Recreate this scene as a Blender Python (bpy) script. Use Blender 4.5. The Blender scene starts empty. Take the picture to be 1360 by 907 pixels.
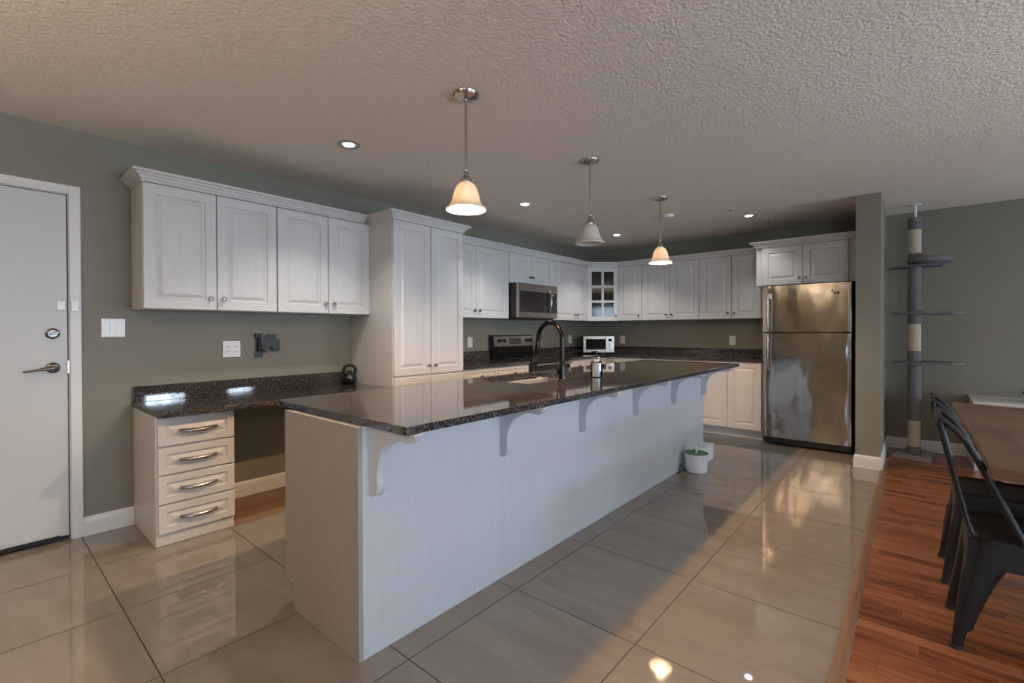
import bpy, bmesh, math, random
from mathutils import Vector, Matrix
random.seed(7)
SC = bpy.context.scene
COL = SC.collection
PI = math.pi

# ------------------------------------------------------------------ camera
F_PX, PITCH, YAW, ROLL, CAM_H, SHIFT = 622.5, 0.0074, 0.7086, -0.0028, 1.2433, -9.07
fw0 = Vector((-math.sin(YAW), math.cos(YAW), 0)); r0 = Vector((math.cos(YAW), math.sin(YAW), 0)); up0 = Vector((0, 0, 1))
fw = fw0 * math.cos(PITCH) - up0 * math.sin(PITCH)
up = up0 * math.cos(PITCH) + fw0 * math.sin(PITCH)
rt = r0 * math.cos(ROLL) + up * math.sin(ROLL)
up = up * math.cos(ROLL) - r0 * math.sin(ROLL)
cam = bpy.data.cameras.new('camera'); cam_o = bpy.data.objects.new('camera', cam); COL.objects.link(cam_o)
M = Matrix((rt, up, -fw)).transposed().to_4x4(); M.translation = Vector((0, 0, CAM_H)); cam_o.matrix_world = M
cam.sensor_width = 36.0; cam.lens = F_PX / 1360 * 36.0; cam.shift_y = SHIFT / 1360; cam.clip_start = 0.05
SC.camera = cam_o

# ------------------------------------------------------------------ look
SC.view_settings.view_transform = 'Standard'
SC.view_settings.look = 'None'
SC.view_settings.gamma = 1.0
SC.view_settings.use_curve_mapping = False
SC.view_settings.exposure = 1.18
SC.cycles.use_denoising = True
SC.cycles.max_bounces = 10
SC.cycles.diffuse_bounces = 6
SC.cycles.sample_clamp_indirect = 6.0
SC.cycles.caustics_reflective = False
SC.cycles.caustics_refractive = False

# daylight sky outside
w = bpy.data.worlds.new('sky'); SC.world = w; w.use_nodes = True
bg = w.node_tree.nodes['Background']; bg.inputs[0].default_value = (0.62, 0.78, 1.0, 1); bg.inputs[1].default_value = 1.5

DAY = (0.74, 0.87, 1.0)
WARM = (1.0, 0.675, 0.39)
def area(name, loc, sy, sz, power, color=DAY, rot=(0, -PI/2, 0)):
    l = bpy.data.lights.new(name, 'AREA'); l.shape = 'RECTANGLE'; l.size = sz; l.size_y = sy; l.energy = power; l.color = color
    o = bpy.data.objects.new(name, l); o.location = loc; o.rotation_euler = rot; COL.objects.link(o); return o
XR = 4.0      # right wall
# daylight standing in the window openings of the right-hand wall (outside the glass, shining in)
area('daylight_patio_door', (XR + .13, 1.0, 1.05), 2.3, 2.0, 55).rotation_euler = (0, PI/2, 0)
area('daylight_dining_window', (XR + .13, 5.25, .98), 1.3, .76, 42).rotation_euler = (0, PI/2, 0)
area('daylight_front_fill', (2.0, -3.33, 1.35), 2.6, 1.3, 66).rotation_euler = (PI/2, 0, 0)  # front daylight, added to brighten the dining wall and back cabinets
area('daylight_transom', (XR + .13, 2.675, 1.69), 0.72, 0.28, 26).rotation_euler = (0, PI/2, 0)
area('daylight_transom_far', (XR + .13, 4.085, 1.645), 0.52, 0.18, 15).rotation_euler = (0, PI/2, 0)

BULB_L, CAN_W = 960.0, 22.0
# unseen fill uplights outside the frame, added to brighten the ceiling
for nm, loc, e in (('ceiling_fill_dining', (2.7, 2.6, 1.55), 15), ('ceiling_fill_living', (-1.3, -1.9, 1.5), 29)):
    l = bpy.data.lights.new(nm, 'SPOT'); l.energy = e * 4; l.color = (1.0, .83, .65); l.shadow_soft_size = .15; l.spot_size = math.radians(165); l.spot_blend = .5
    o = bpy.data.objects.new(nm, l); o.location = loc; o.rotation_euler = (PI, 0, 0); COL.objects.link(o)

# ------------------------------------------------------------------ materials
def newmat(name):
    m = bpy.data.materials.new(name); m.use_nodes = True
    nt = m.node_tree; b = nt.nodes['Principled BSDF']
    return m, nt, b
def N(nt, t, **kw):
    n = nt.nodes.new(t)
    for k, v in kw.items(): setattr(n, k, v)
    return n
def simple(name, col, rough=.5, metal=0, spec=.5, emit=None, es=0, noise=0, nscale=20, bump=0, bscale=100, stretch=(1, 1, 1), coat=0):
    m, nt, b = newmat(name)
    b.inputs['Base Color'].default_value = (*col, 1); b.inputs['Roughness'].default_value = rough
    b.inputs['Metallic'].default_value = metal; b.inputs['Specular IOR Level'].default_value = spec
    b.inputs['Coat Weight'].default_value = coat
    if emit: b.inputs['Emission Color'].default_value = (*emit, 1); b.inputs['Emission Strength'].default_value = es
    tc = N(nt, 'ShaderNodeTexCoord'); mp = N(nt, 'ShaderNodeMapping'); mp.inputs['Scale'].default_value = stretch
    nt.links.new(tc.outputs['Object'], mp.inputs[0])
    if noise:
        nz = N(nt, 'ShaderNodeTexNoise'); nz.inputs['Scale'].default_value = nscale; nz.inputs['Detail'].default_value = 4
        nt.links.new(mp.outputs[0], nz.inputs['Vector'])
        cr = N(nt, 'ShaderNodeValToRGB')
        cr.color_ramp.elements[0].position = .3; cr.color_ramp.elements[1].position = .7
        cr.color_ramp.elements[0].color = (*[c * (1 - noise) for c in col], 1)
        cr.color_ramp.elements[1].color = (*[min(1, c * (1 + noise)) for c in col], 1)
        nt.links.new(nz.outputs['Fac'], cr.inputs[0]); nt.links.new(cr.outputs[0], b.inputs['Base Color'])
    if bump:
        nz2 = N(nt, 'ShaderNodeTexNoise'); nz2.inputs['Scale'].default_value = bscale; nz2.inputs['Detail'].default_value = 3
        nt.links.new(mp.outputs[0], nz2.inputs['Vector'])
        bp = N(nt, 'ShaderNodeBump'); bp.inputs['Strength'].default_value = bump; bp.inputs['Distance'].default_value = .01
        nt.links.new(nz2.outputs['Fac'], bp.inputs['Height']); nt.links.new(bp.outputs[0], b.inputs['Normal'])
    return m

M_WALL = simple('sage_grey_wall_paint', (.240, .228, .182), .55, noise=.03, nscale=3, bump=.05, bscale=160, spec=.35)
M_CEIL = simple('stippled_ceiling', (.80, .745, .665), .9, bump=.6, bscale=66, spec=.1, noise=.05, nscale=62)
M_CAB = simple('white_grained_cabinet', (.64, .622, .61), .38, noise=.035, nscale=16, stretch=(6, 6, .35), bump=.06, bscale=24)
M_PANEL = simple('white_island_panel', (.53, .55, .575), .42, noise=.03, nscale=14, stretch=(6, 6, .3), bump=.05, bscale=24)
M_ENDP = simple('shaded_white_end_panel', (.35, .315, .275), .42, noise=.06, nscale=16, stretch=(7, 7, .3), bump=.05, bscale=24)  # white grained foil; its dim warm shade is put into this colour
M_TRIM = simple('white_trim_paint', (.74, .73, .71), .35, bump=.01, bscale=40)
M_DOOR = simple('white_steel_door_paint', (.61, .615, .61), .4, bump=.01, bscale=40)
M_STEEL = simple('brushed_stainless', (.50, .46, .42), .27, metal=1, bump=.04, bscale=8, stretch=(1, 1, 40))
M_NICK = simple('brushed_nickel', (.52, .47, .42), .25, metal=1, bump=.02, bscale=60)
M_PULL = simple('aged_nickel_pull', (.36, .32, .28), .22, metal=1, bump=.02, bscale=60)
M_PEWTER = simple('dark_pewter', (.22, .20, .19), .3, metal=1, bump=.02, bscale=60)
M_BLACK = simple('black_plastic', (.012, .012, .013), .35, bump=.02, bscale=80)
M_BGLASS = simple('black_ceran_glass', (.008, .008, .009), .06, bump=.0, noise=.1)
M_CHAIR = simple('black_powder_coat', (.006, .006, .0062), .42, bump=.03, bscale=180, spec=.38)
M_BRONZE = simple('oil_rubbed_bronze', (.035, .028, .026), .2, metal=1, bump=.02, bscale=60)
M_PLATE = simple('white_wall_plate', (.85, .85, .84), .25, bump=.01)
M_HOLE = simple('dark_slot', (.02, .02, .02), .6, bump=.01)
M_SISAL = simple('cream_sisal_rope', (.55, .47, .37), .9, noise=.12, nscale=60, bump=.8, bscale=30, stretch=(1, 1, 8))
M_PLUSH = simple('grey_plush', (.20, .19, .20), 1.0, noise=.3, nscale=120, bump=.9, bscale=220, spec=.1)
M_PLUSHL = simple('light_grey_plush', (.36, .36, .37), 1.0, noise=.25, nscale=120, bump=.9, bscale=220, spec=.1)
M_TWHITE = simple('white_plastic', (.78, .78, .78), .35, bump=.01)
M_GREEN = simple('green_plastic', (.06, .22, .045), .35, noise=.3, nscale=30)
M_TVM = simple('charcoal_bracket_paint', (.025, .026, .03), .45, bump=.02)
M_TABW = simple('weathered_white_table_paint', (.5, .5, .5), .55, noise=.1, nscale=12, stretch=(4, 4, .6))
M_BOWL = simple('carved_brown_wood', (.22, .13, .07), .5, noise=.25, nscale=20, stretch=(1, 1, 3))
M_SINK = simple('satin_sink_steel', (.42, .355, .29), .26, metal=1, bump=.02, bscale=60)
M_SOAPW = simple('milky_soap', (.62, .60, .57), .3, bump=.01)
M_INNER = simple('cabinet_interior_grey', (.30, .31, .28), .6, bump=.01)
M_RUBBER = simple('black_rubber', (.01, .01, .01), .7, bump=.05)

def fridge_mat():
    m, nt, b = newmat('dimpled_stainless_door')
    b.inputs['Base Color'].default_value = (.50, .455, .415, 1); b.inputs['Metallic'].default_value = 1; b.inputs['Roughness'].default_value = .115
    tc = N(nt, 'ShaderNodeTexCoord')
    mp = N(nt, 'ShaderNodeMapping'); mp.inputs['Scale'].default_value = (1.1, 1, .5)
    nt.links.new(tc.outputs['Object'], mp.inputs[0])
    nz = N(nt, 'ShaderNodeTexNoise'); nz.inputs['Scale'].default_value = 4.4; nz.inputs['Detail'].default_value = 1.4
    nt.links.new(mp.outputs[0], nz.inputs['Vector'])
    mp2 = N(nt, 'ShaderNodeMapping'); mp2.inputs['Scale'].default_value = (3, 3, 220)
    nt.links.new(tc.outputs['Object'], mp2.inputs[0])
    nz2 = N(nt, 'ShaderNodeTexNoise'); nz2.inputs['Scale'].default_value = 3
    nt.links.new(mp2.outputs[0], nz2.inputs['Vector'])
    b1 = N(nt, 'ShaderNodeBump'); b1.inputs['Strength'].default_value = .6; b1.inputs['Distance'].default_value = .019
    nt.links.new(nz.outputs['Fac'], b1.inputs['Height'])
    b2 = N(nt, 'ShaderNodeBump'); b2.inputs['Strength'].default_value = .03; b2.inputs['Distance'].default_value = .002
    nt.links.new(nz2.outputs['Fac'], b2.inputs['Height']); nt.links.new(b1.outputs[0], b2.inputs['Normal'])
    nt.links.new(b2.outputs[0], b.inputs['Normal'])
    return m
M_FRIDGE = fridge_mat()

def granite():
    m, nt, b = newmat('speckled_brown_granite')
    tc = N(nt, 'ShaderNodeTexCoord')
    v = N(nt, 'ShaderNodeTexVoronoi'); v.inputs['Scale'].default_value = 130
    n = N(nt, 'ShaderNodeTexNoise'); n.inputs['Scale'].default_value = 85; n.inputs['Detail'].default_value = 5; n.inputs['Roughness'].default_value = .7
    n2 = N(nt, 'ShaderNodeTexNoise'); n2.inputs['Scale'].default_value = 9; n2.inputs['Detail'].default_value = 2
    for q in (v, n, n2): nt.links.new(tc.outputs['Object'], q.inputs['Vector'])
    cr = N(nt, 'ShaderNodeValToRGB'); e = cr.color_ramp.elements
    e[0].position = .36; e[0].color = (.013, .012, .012, 1); e[1].position = .72; e[1].color = (.215, .195, .192, 1)
    x = e.new(.52); x.color = (.050, .043, .040, 1)
    nt.links.new(n.outputs['Fac'], cr.inputs[0])
    mx = N(nt, 'ShaderNodeMix', data_type='RGBA', blend_type='MULTIPLY'); mx.inputs['Factor'].default_value = .7
    cr2 = N(nt, 'ShaderNodeValToRGB'); cr2.color_ramp.elements[0].color = (.45, .45, .45, 1); cr2.color_ramp.elements[1].color = (1.5, 1.45, 1.4, 1)
    nt.links.new(v.outputs['Color'], cr2.inputs[0])
    nt.links.new(cr.outputs[0], mx.inputs['A']); nt.links.new(cr2.outputs[0], mx.inputs['B'])
    nt.links.new(mx.outputs['Result'], b.inputs['Base Color'])
    b.inputs['Roughness'].default_value = .045; b.inputs['IOR'].default_value = 1.62
    return m
M_GRAN = granite()

TX, TY, TPX, TPY = -1.4506, .452, .615, .634
def tilemat():
    m, nt, b = newmat('polished_beige_tile')
    tc = N(nt, 'ShaderNodeNewGeometry'); sp = N(nt, 'ShaderNodeSeparateXYZ'); nt.links.new(tc.outputs['Position'], sp.inputs[0])
    def math_(op, a, c):
        k = N(nt, 'ShaderNodeMath', operation=op)
        for i, q in enumerate((a, c)):
            if isinstance(q, (int, float)): k.inputs[i].default_value = q
            elif q is not None: nt.links.new(q, k.inputs[i])
        return k.outputs[0]
    def axis(o, x0, p):
        u = math_('DIVIDE', math_('SUBTRACT', o, x0 - 30 * p), p)
        f = math_('FRACT', u, None); fl = math_('FLOOR', u, None)
        d = math_('MULTIPLY', math_('SUBTRACT', .5, math_('ABSOLUTE', math_('SUBTRACT', f, .5), None)), p)
        return d, fl
    dx, fx = axis(sp.outputs[0], TX, TPX); dy, fy = axis(sp.outputs[1], TY, TPY)
    d = math_('MINIMUM', dx, dy)
    g = N(nt, 'ShaderNodeMapRange'); g.inputs['From Min'].default_value = .0018; g.inputs['From Max'].default_value = .0032
    nt.links.new(d, g.inputs['Value'])
    cb = N(nt, 'ShaderNodeCombineXYZ'); nt.links.new(fx, cb.inputs[0]); nt.links.new(fy, cb.inputs[1])
    wn = N(nt, 'ShaderNodeTexWhiteNoise', noise_dimensions='3D'); nt.links.new(cb.outputs[0], wn.inputs['Vector'])
    ad = N(nt, 'ShaderNodeVectorMath', operation='MULTIPLY_ADD')
    nt.links.new(wn.outputs['Color'], ad.inputs[0]); ad.inputs[1].default_value = (9, 9, 9); nt.links.new(tc.outputs['Position'], ad.inputs[2])
    mp = N(nt, 'ShaderNodeMapping'); mp.inputs['Scale'].default_value = (1.2, 4.5, 1); mp.inputs['Rotation'].default_value = (0, 0, .35)
    nt.links.new(ad.outputs[0], mp.inputs[0])
    nz = N(nt, 'ShaderNodeTexNoise'); nz.inputs['Scale'].default_value = 2.2; nz.inputs['Detail'].default_value = 6; nz.inputs['Distortion'].default_value = .6
    nt.links.new(mp.outputs[0], nz.inputs['Vector'])
    cr = N(nt, 'ShaderNodeValToRGB'); e = cr.color_ramp.elements
    e[0].position = .3; e[0].color = (.235, .203, .168, 1); e[1].position = .72; e[1].color = (.29, .255, .212, 1)
    nt.links.new(nz.outputs['Fac'], cr.inputs[0])
    mx = N(nt, 'ShaderNodeMix', data_type='RGBA'); mx.inputs['A'].default_value = (.04, .03, .024, 1)
    nt.links.new(g.outputs[0], mx.inputs['Factor']); nt.links.new(cr.outputs[0], mx.inputs['B'])
    nt.links.new(mx.outputs['Result'], b.inputs['Base Color'])
    rr = N(nt, 'ShaderNodeMapRange'); rr.inputs['To Min'].default_value = .6; rr.inputs['To Max'].default_value = .03
    nt.links.new(g.outputs[0], rr.inputs['Value']); nt.links.new(rr.outputs[0], b.inputs['Roughness'])
    bp = N(nt, 'ShaderNodeBump'); bp.inputs['Strength'].default_value = .4; bp.inputs['Distance'].default_value = .002
    nt.links.new(g.outputs[0], bp.inputs['Height']); nt.links.new(bp.outputs[0], b.inputs['Normal'])
    b.inputs['IOR'].default_value = 1.56
    return m
M_TILE = tilemat()

def woodmat(name, c1, c2, c3, plank=(.55, .066), rough=.24, axis_rot=0.0, streak=9, joint=.0006):
    m, nt, b = newmat(name)
    g = N(nt, 'ShaderNodeNewGeometry')
    mp0 = N(nt, 'ShaderNodeMapping'); mp0.inputs['Rotation'].default_value = (0, 0, axis_rot); nt.links.new(g.outputs['Position'], mp0.inputs[0])
    sp = N(nt, 'ShaderNodeSeparateXYZ'); nt.links.new(mp0.outputs[0], sp.inputs[0])
    def mt(op, a, c=None, d=None):
        k = N(nt, 'ShaderNodeMath', operation=op)
        for i_, q in enumerate((a, c, d)):
            if isinstance(q, (int, float)): k.inputs[i_].default_value = q
            elif q is not None: nt.links.new(q, k.inputs[i_])
        return k.outputs[0]
    v = mt('DIVIDE', mt('ADD', sp.outputs[1], 40.0), plank[1]); row = mt('FLOOR', v); fv = mt('FRACT', v)
    wr_ = N(nt, 'ShaderNodeTexWhiteNoise', noise_dimensions='1D'); nt.links.new(row, wr_.inputs['W'])
    u = mt('ADD', mt('DIVIDE', mt('ADD', sp.outputs[0], 40.0), plank[0]), mt('MULTIPLY', wr_.outputs['Value'], 7.0)); col_ = mt('FLOOR', u); fu_ = mt('FRACT', u)
    cb = N(nt, 'ShaderNodeCombineXYZ'); nt.links.new(row, cb.inputs[0]); nt.links.new(col_, cb.inputs[1])
    wn = N(nt, 'ShaderNodeTexWhiteNoise', noise_dimensions='3D'); nt.links.new(cb.outputs[0], wn.inputs['Vector'])
    ad = N(nt, 'ShaderNodeVectorMath', operation='MULTIPLY_ADD'); nt.links.new(wn.outputs['Color'], ad.inputs[0]); ad.inputs[1].default_value = (5, 5, 5)
    nt.links.new(mp0.outputs[0], ad.inputs[2])
    mp = N(nt, 'ShaderNodeMapping'); mp.inputs['Scale'].default_value = (1.0, streak, 1); nt.links.new(ad.outputs[0], mp.inputs[0])
    nz = N(nt, 'ShaderNodeTexNoise'); nz.inputs['Scale'].default_value = 3.0; nz.inputs['Detail'].default_value = 6; nz.inputs['Distortion'].default_value = .7
    nt.links.new(mp.outputs[0], nz.inputs['Vector'])
    fac = mt('ADD', mt('MULTIPLY', wn.outputs['Value'], .34), mt('MULTIPLY', nz.outputs['Fac'], .66))
    cr = N(nt, 'ShaderNodeValToRGB'); e = cr.color_ramp.elements
    e[0].position = .26; e[0].color = (*c1, 1); e[1].position = .74; e[1].color = (*c3, 1); x = e.new(.5); x.color = (*c2, 1)
    nt.links.new(fac, cr.inputs[0])
    dv = mt('MULTIPLY', mt('SUBTRACT', .5, mt('ABSOLUTE', mt('SUBTRACT', fv, .5))), plank[1])
    du_ = mt('MULTIPLY', mt('SUBTRACT', .5, mt('ABSOLUTE', mt('SUBTRACT', fu_, .5))), plank[0])
    jn = N(nt, 'ShaderNodeMapRange'); jn.inputs['From Min'].default_value = joint * .5; jn.inputs['From Max'].default_value = joint * 1.6; nt.links.new(mt('MINIMUM', dv, du_), jn.inputs['Value'])
    mx = N(nt, 'ShaderNodeMix', data_type='RGBA'); nt.links.new(jn.outputs[0], mx.inputs['Factor'])
    nt.links.new(cr.outputs[0], mx.inputs['B']); mx.inputs['A'].default_value = (*[k * .7 for k in c1], 1)
    nt.links.new(mx.outputs['Result'], b.inputs['Base Color'])
    b.inputs['Roughness'].default_value = rough
    return m
M_WOODF = woodmat('red_brown_laminate', (.115, .036, .012), (.245, .085, .031), (.31, .128, .056))
M_STRIP = woodmat('brown_transition_wood', (.16, .085, .045), (.22, .12, .065), (.28, .16, .09), plank=(3, .2), rough=.3, axis_rot=PI / 2)
M_BARE = woodmat('tan_bare_board', (.20, .11, .055), (.24, .135, .07), (.28, .16, .085), plank=(3, .07), rough=.5, axis_rot=PI / 2)
M_TABLE = woodmat('brown_oak_tabletop', (.125, .075, .048), (.155, .095, .062), (.19, .12, .08), plank=(4, .16), rough=.38, streak=5)

def shade_glass(name, col):
    m = bpy.data.materials.new(name); m.use_nodes = True; nt = m.node_tree
    for n in list(nt.nodes): nt.nodes.remove(n)
    out = N(nt, 'ShaderNodeOutputMaterial')
    tl = N(nt, 'ShaderNodeBsdfTranslucent'); tl.inputs[0].default_value = (.95, .86, .70, 1)
    df = N(nt, 'ShaderNodeBsdfDiffuse'); df.inputs[0].default_value = (*col, 1)
    tr = N(nt, 'ShaderNodeBsdfTransparent'); tr.inputs[0].default_value = (1, .95, .88, 1)
    gl = N(nt, 'ShaderNodeBsdfGlossy'); gl.inputs['Roughness'].default_value = .15
    nz = N(nt, 'ShaderNodeTexNoise'); nz.inputs['Scale'].default_value = 25
    a = N(nt, 'ShaderNodeMixShader'); a.inputs[0].default_value = .93; nt.links.new(tl.outputs[0], a.inputs[1]); nt.links.new(df.outputs[0], a.inputs[2])
    mr = N(nt, 'ShaderNodeMapRange'); mr.inputs['To Min'].default_value = .004; mr.inputs['To Max'].default_value = .007; nt.links.new(nz.outputs['Fac'], mr.inputs['Value'])
    c = N(nt, 'ShaderNodeMixShader'); nt.links.new(mr.outputs[0], c.inputs[0]); nt.links.new(a.outputs[0], c.inputs[1]); nt.links.new(tr.outputs[0], c.inputs[2])
    d = N(nt, 'ShaderNodeMixShader'); d.inputs[0].default_value = .05; nt.links.new(c.outputs[0], d.inputs[1]); nt.links.new(gl.outputs[0], d.inputs[2])
    nt.links.new(d.outputs[0], out.inputs[0]); return m
M_SHADE = shade_glass('frosted_cream_glass', (.62, .57, .50))
def pane_mat(name, tint, gloss=.08, rough=.02):
    m = bpy.data.materials.new(name); m.use_nodes = True; nt = m.node_tree
    for n in list(nt.nodes): nt.nodes.remove(n)
    out = N(nt, 'ShaderNodeOutputMaterial'); fr = N(nt, 'ShaderNodeFresnel'); fr.inputs[0].default_value = 1.5
    tr = N(nt, 'ShaderNodeBsdfTransparent'); tr.inputs[0].default_value = (*tint, 1)
    gl = N(nt, 'ShaderNodeBsdfGlossy'); gl.inputs['Roughness'].default_value = rough
    nz = N(nt, 'ShaderNodeTexNoise'); nz.inputs['Scale'].default_value = 6
    bp = N(nt, 'ShaderNodeBump'); bp.inputs['Strength'].default_value = .02; nt.links.new(nz.outputs['Fac'], bp.inputs['Height']); nt.links.new(bp.outputs[0], gl.inputs['Normal'])
    mx = N(nt, 'ShaderNodeMixShader'); nt.links.new(fr.outputs[0], mx.inputs[0]); nt.links.new(tr.outputs[0], mx.inputs[1]); nt.links.new(gl.outputs[0], mx.inputs[2])
    nt.links.new(mx.outputs[0], out.inputs[0]); return m
M_PANE = pane_mat('clear_window_glass', (.95, .97, 1))
M_CABGL = pane_mat('grey_cabinet_glass', (.62, .65, .62), rough=.06)
M_JAR = pane_mat('jar_glass', (.93, .95, .95))
def emis(name, col, s):
    m = simple(name, (.8, .8, .8), .4, emit=col, es=s); return m
M_BULB = emis('warm_bulb', WARM, BULB_L)
M_LED = emis('cool_led_lens', (.86, .92, 1.0), 9)
M_DISP = simple('grey_range_display', (.045, .048, .05), .15, noise=.4, nscale=90)

# ------------------------------------------------------------------ mesh helpers
class MB:
    def __init__(s): s.bm = bmesh.new()
    def verts(s, pts): return [s.bm.verts.new(Vector(p)) for p in pts]
    def box(s, a, b, bev=0, seg=2):
        x0, x1 = sorted((a[0], b[0])); y0, y1 = sorted((a[1], b[1])); z0, z1 = sorted((a[2], b[2]))
        v = s.verts([(x0, y0, z0), (x1, y0, z0), (x1, y1, z0), (x0, y1, z0), (x0, y0, z1), (x1, y0, z1), (x1, y1, z1), (x0, y1, z1)])
        fs = [s.bm.faces.new([v[i] for i in q]) for q in ((3, 2, 1, 0), (4, 5, 6, 7), (0, 1, 5, 4), (1, 2, 6, 5), (2, 3, 7, 6), (3, 0, 4, 7))]
        if bev:
            es = list({e for f in fs for e in f.edges})
            bmesh.ops.bevel(s.bm, geom=es, offset=bev, segments=seg, affect='EDGES', profile=.5)
        return s
    def obox(s, o, u, v, n, w, h, t, bev=0):       # oriented box
        o, u, v, n = map(Vector, (o, u, v, n))
        P = [o + u * a + v * b_ + n * c for c in (0, t) for b_ in (0, h) for a in (0, w)]
        q = s.verts(P)
        fs = [s.bm.faces.new([q[i] for i in f]) for f in ((0, 2, 3, 1), (4, 5, 7, 6), (0, 1, 5, 4), (1, 3, 7, 5), (3, 2, 6, 7), (2, 0, 4, 6))]
        if bev:
            es = list({e for f in fs for e in f.edges})
            bmesh.ops.bevel(s.bm, geom=es, offset=bev, segments=2, affect='EDGES', profile=.5)
        return s
    def prism(s, poly, ax, a, b):                   # polygon extruded along an axis; poly in the two other axes
        def P(p, c):
            return {'x': (c, p[0], p[1]), 'y': (p[0], c, p[1]), 'z': (p[0], p[1], c)}[ax]
        A = s.verts([P(p, a) for p in poly]); B = s.verts([P(p, b) for p in poly]); n = len(poly)
        s.bm.faces.new(A); s.bm.faces.new(B[::-1])
        for i in range(n): s.bm.faces.new([A[i], B[i], B[(i + 1) % n], A[(i + 1) % n]])
        return s
    def loft(s, rings, cap=True):
        R = [s.verts(r) for r in rings]; n = len(R[0])
        for a, b in zip(R, R[1:]):
            for i in range(n): s.bm.faces.new([a[i], a[(i + 1) % n], b[(i + 1) % n], b[i]])
        if cap: s.bm.faces.new(R[0][::-1]); s.bm.faces.new(R[-1])
        return s
    def tube(s, pts, r, n=12, closed=False, flat=None):
        P = [Vector(p) for p in pts]; m = len(P); rs = r if isinstance(r, (list, tuple)) else [r] * m
        rings = []; ref = None
        for i, p in enumerate(P):
            if closed: t = (P[(i + 1) % m] - P[i - 1]).normalized()
            else: t = (P[min(i + 1, m - 1)] - P[max(i - 1, 0)]).normalized()
            if ref is None:
                ref = Vector((0, 0, 1)) if abs(t.z) < .9 else Vector((1, 0, 0))
            a = (ref - t * ref.dot(t)).normalized(); ref = a; b = t.cross(a)
            rings.append([p + a * rs[i] * math.cos(2 * PI * k / n) + b * rs[i] * math.sin(2 * PI * k / n) for k in range(n)])
        if closed:
            R = [s.verts(q) for q in rings]
            for i in range(m):
                A, B = R[i], R[(i + 1) % m]
                for k in range(n): s.bm.faces.new([A[k], A[(k + 1) % n], B[(k + 1) % n], B[k]])
            return s
        return s.loft(rings)
    def lathe(s, prof, o=(0, 0, 0), ax=(0, 0, 1), n=32, close=False):   # prof: (radius, along axis)
        o = Vector(o); ax = Vector(ax).normalized(); u = ax.orthogonal().normalized(); v = ax.cross(u)
        R = []
        for r, z in prof:
            if r < 1e-6: R.append([s.bm.verts.new(o + ax * z)])
            else: R.append(s.verts([o + ax * z + u * r * math.cos(2 * PI * k / n) + v * r * math.sin(2 * PI * k / n) for k in range(n)]))
        pairs = list(zip(R, R[1:])) + ([(R[-1], R[0])] if close else [])
        for a, b in pairs:
            for k in range(n):
                k2 = (k + 1) % n
                if len(a) == 1 and len(b) == 1: continue
                if len(a) == 1: s.bm.faces.new([a[0], b[k2], b[k]])
                elif len(b) == 1: s.bm.faces.new([a[k], a[k2], b[0]])
                else: s.bm.faces.new([a[k], a[k2], b[k2], b[k]])
        return s
    def panel(s, o, u, v, n, w, h, t=.02, fr=.062):  # routed raised-panel front
        o, u, v, n = map(Vector, (o, u, v, n))
        k = fr
        rings = [(0, 0), (0, t - .003), (.003, t), (k, t), (k + .005, t - .009), (k + .013, t - .0095), (k + .034, t - .001)]
        def ring(i, d): return [o + u * a + v * b_ + n * d for a, b_ in ((i, i), (w - i, i), (w - i, h - i), (i, h - i))]
        return s.loft([ring(i, d) for i, d in rings])
    def sweep(s, path, prof):                       # path in plan, profile (offset to the right of travel, z)
        P = [Vector((p[0], p[1])) for p in path]; m = len(P); rings = []
        for i in range(m):
            ds = []
            if i > 0: ds.append((P[i] - P[i - 1]).normalized())
            if i < m - 1: ds.append((P[i + 1] - P[i]).normalized())
            ns = [Vector((d.y, -d.x)) for d in ds]
            if len(ns) == 2:
                bis = (ns[0] + ns[1]).normalized(); mit = bis / max(.2, bis.dot(ns[0]))
            else: mit = ns[0]
            rings.append([(P[i].x + mit.x * a, P[i].y + mit.y * a, z) for a, z in prof])
        return s.loft(rings)

ROOT_LOC = {}
def obj(name, mb, mat, parent=None, smooth=True, loc=None, ang=38):
    bm = mb.bm
    bmesh.ops.recalc_face_normals(bm, faces=bm.faces)
    off = Vector(ROOT_LOC.get(parent.name, (0, 0, 0))) if parent else Vector(loc or (0, 0, 0))
    for v in bm.verts: v.co -= off
    me = bpy.data.meshes.new(name); bm.to_mesh(me); bm.free()
    me.materials.append(mat)
    if smooth:
        me.polygons.foreach_set('use_smooth', [True] * len(me.polygons))
        me.set_sharp_from_angle(angle=math.radians(ang))
    o = bpy.data.objects.new(name, me); COL.objects.link(o)
    if smooth:
        wn = o.modifiers.new('even_normals', 'WEIGHTED_NORMAL'); wn.keep_sharp = True; wn.weight = 80
    if parent: o.parent = parent; ROOT_LOC[o.name] = tuple(off)
    else: o.location = off; ROOT_LOC[o.name] = tuple(off)
    return o
def tag(o, label, cat, group=None, kind=None):
    o['label'] = label; o['category'] = cat
    if group: o['group'] = group
    if kind: o['kind'] = kind
    return o
def thing(name, label, cat, loc, group=None):
    o = bpy.data.objects.new(name, None); COL.objects.link(o); o.location = loc; o.empty_display_size = .1
    ROOT_LOC[o.name] = tuple(loc)
    return tag(o, label, cat, group)
def struct(name, mb, mat, parent=None, label=None, smooth=True):
    o = obj(name, mb, mat, parent, smooth)
    if not parent:
        o['kind'] = 'structure'
        if label: o['label'] = label
    return o
def dup(root, delta, label, group=None):
    r = root.copy(); COL.objects.link(r); r.location = Vector(root.location) + Vector(delta); r['label'] = label
    if group: r['group'] = group
    def rec(src, dst):
        for ch in list(src.children):
            c = ch.copy(); COL.objects.link(c); c.parent = dst; rec(ch, c)
    rec(root, r); return r

X, Y, Z = Vector((1, 0, 0)), Vector((0, 1, 0)), Vector((0, 0, 1))

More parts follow.
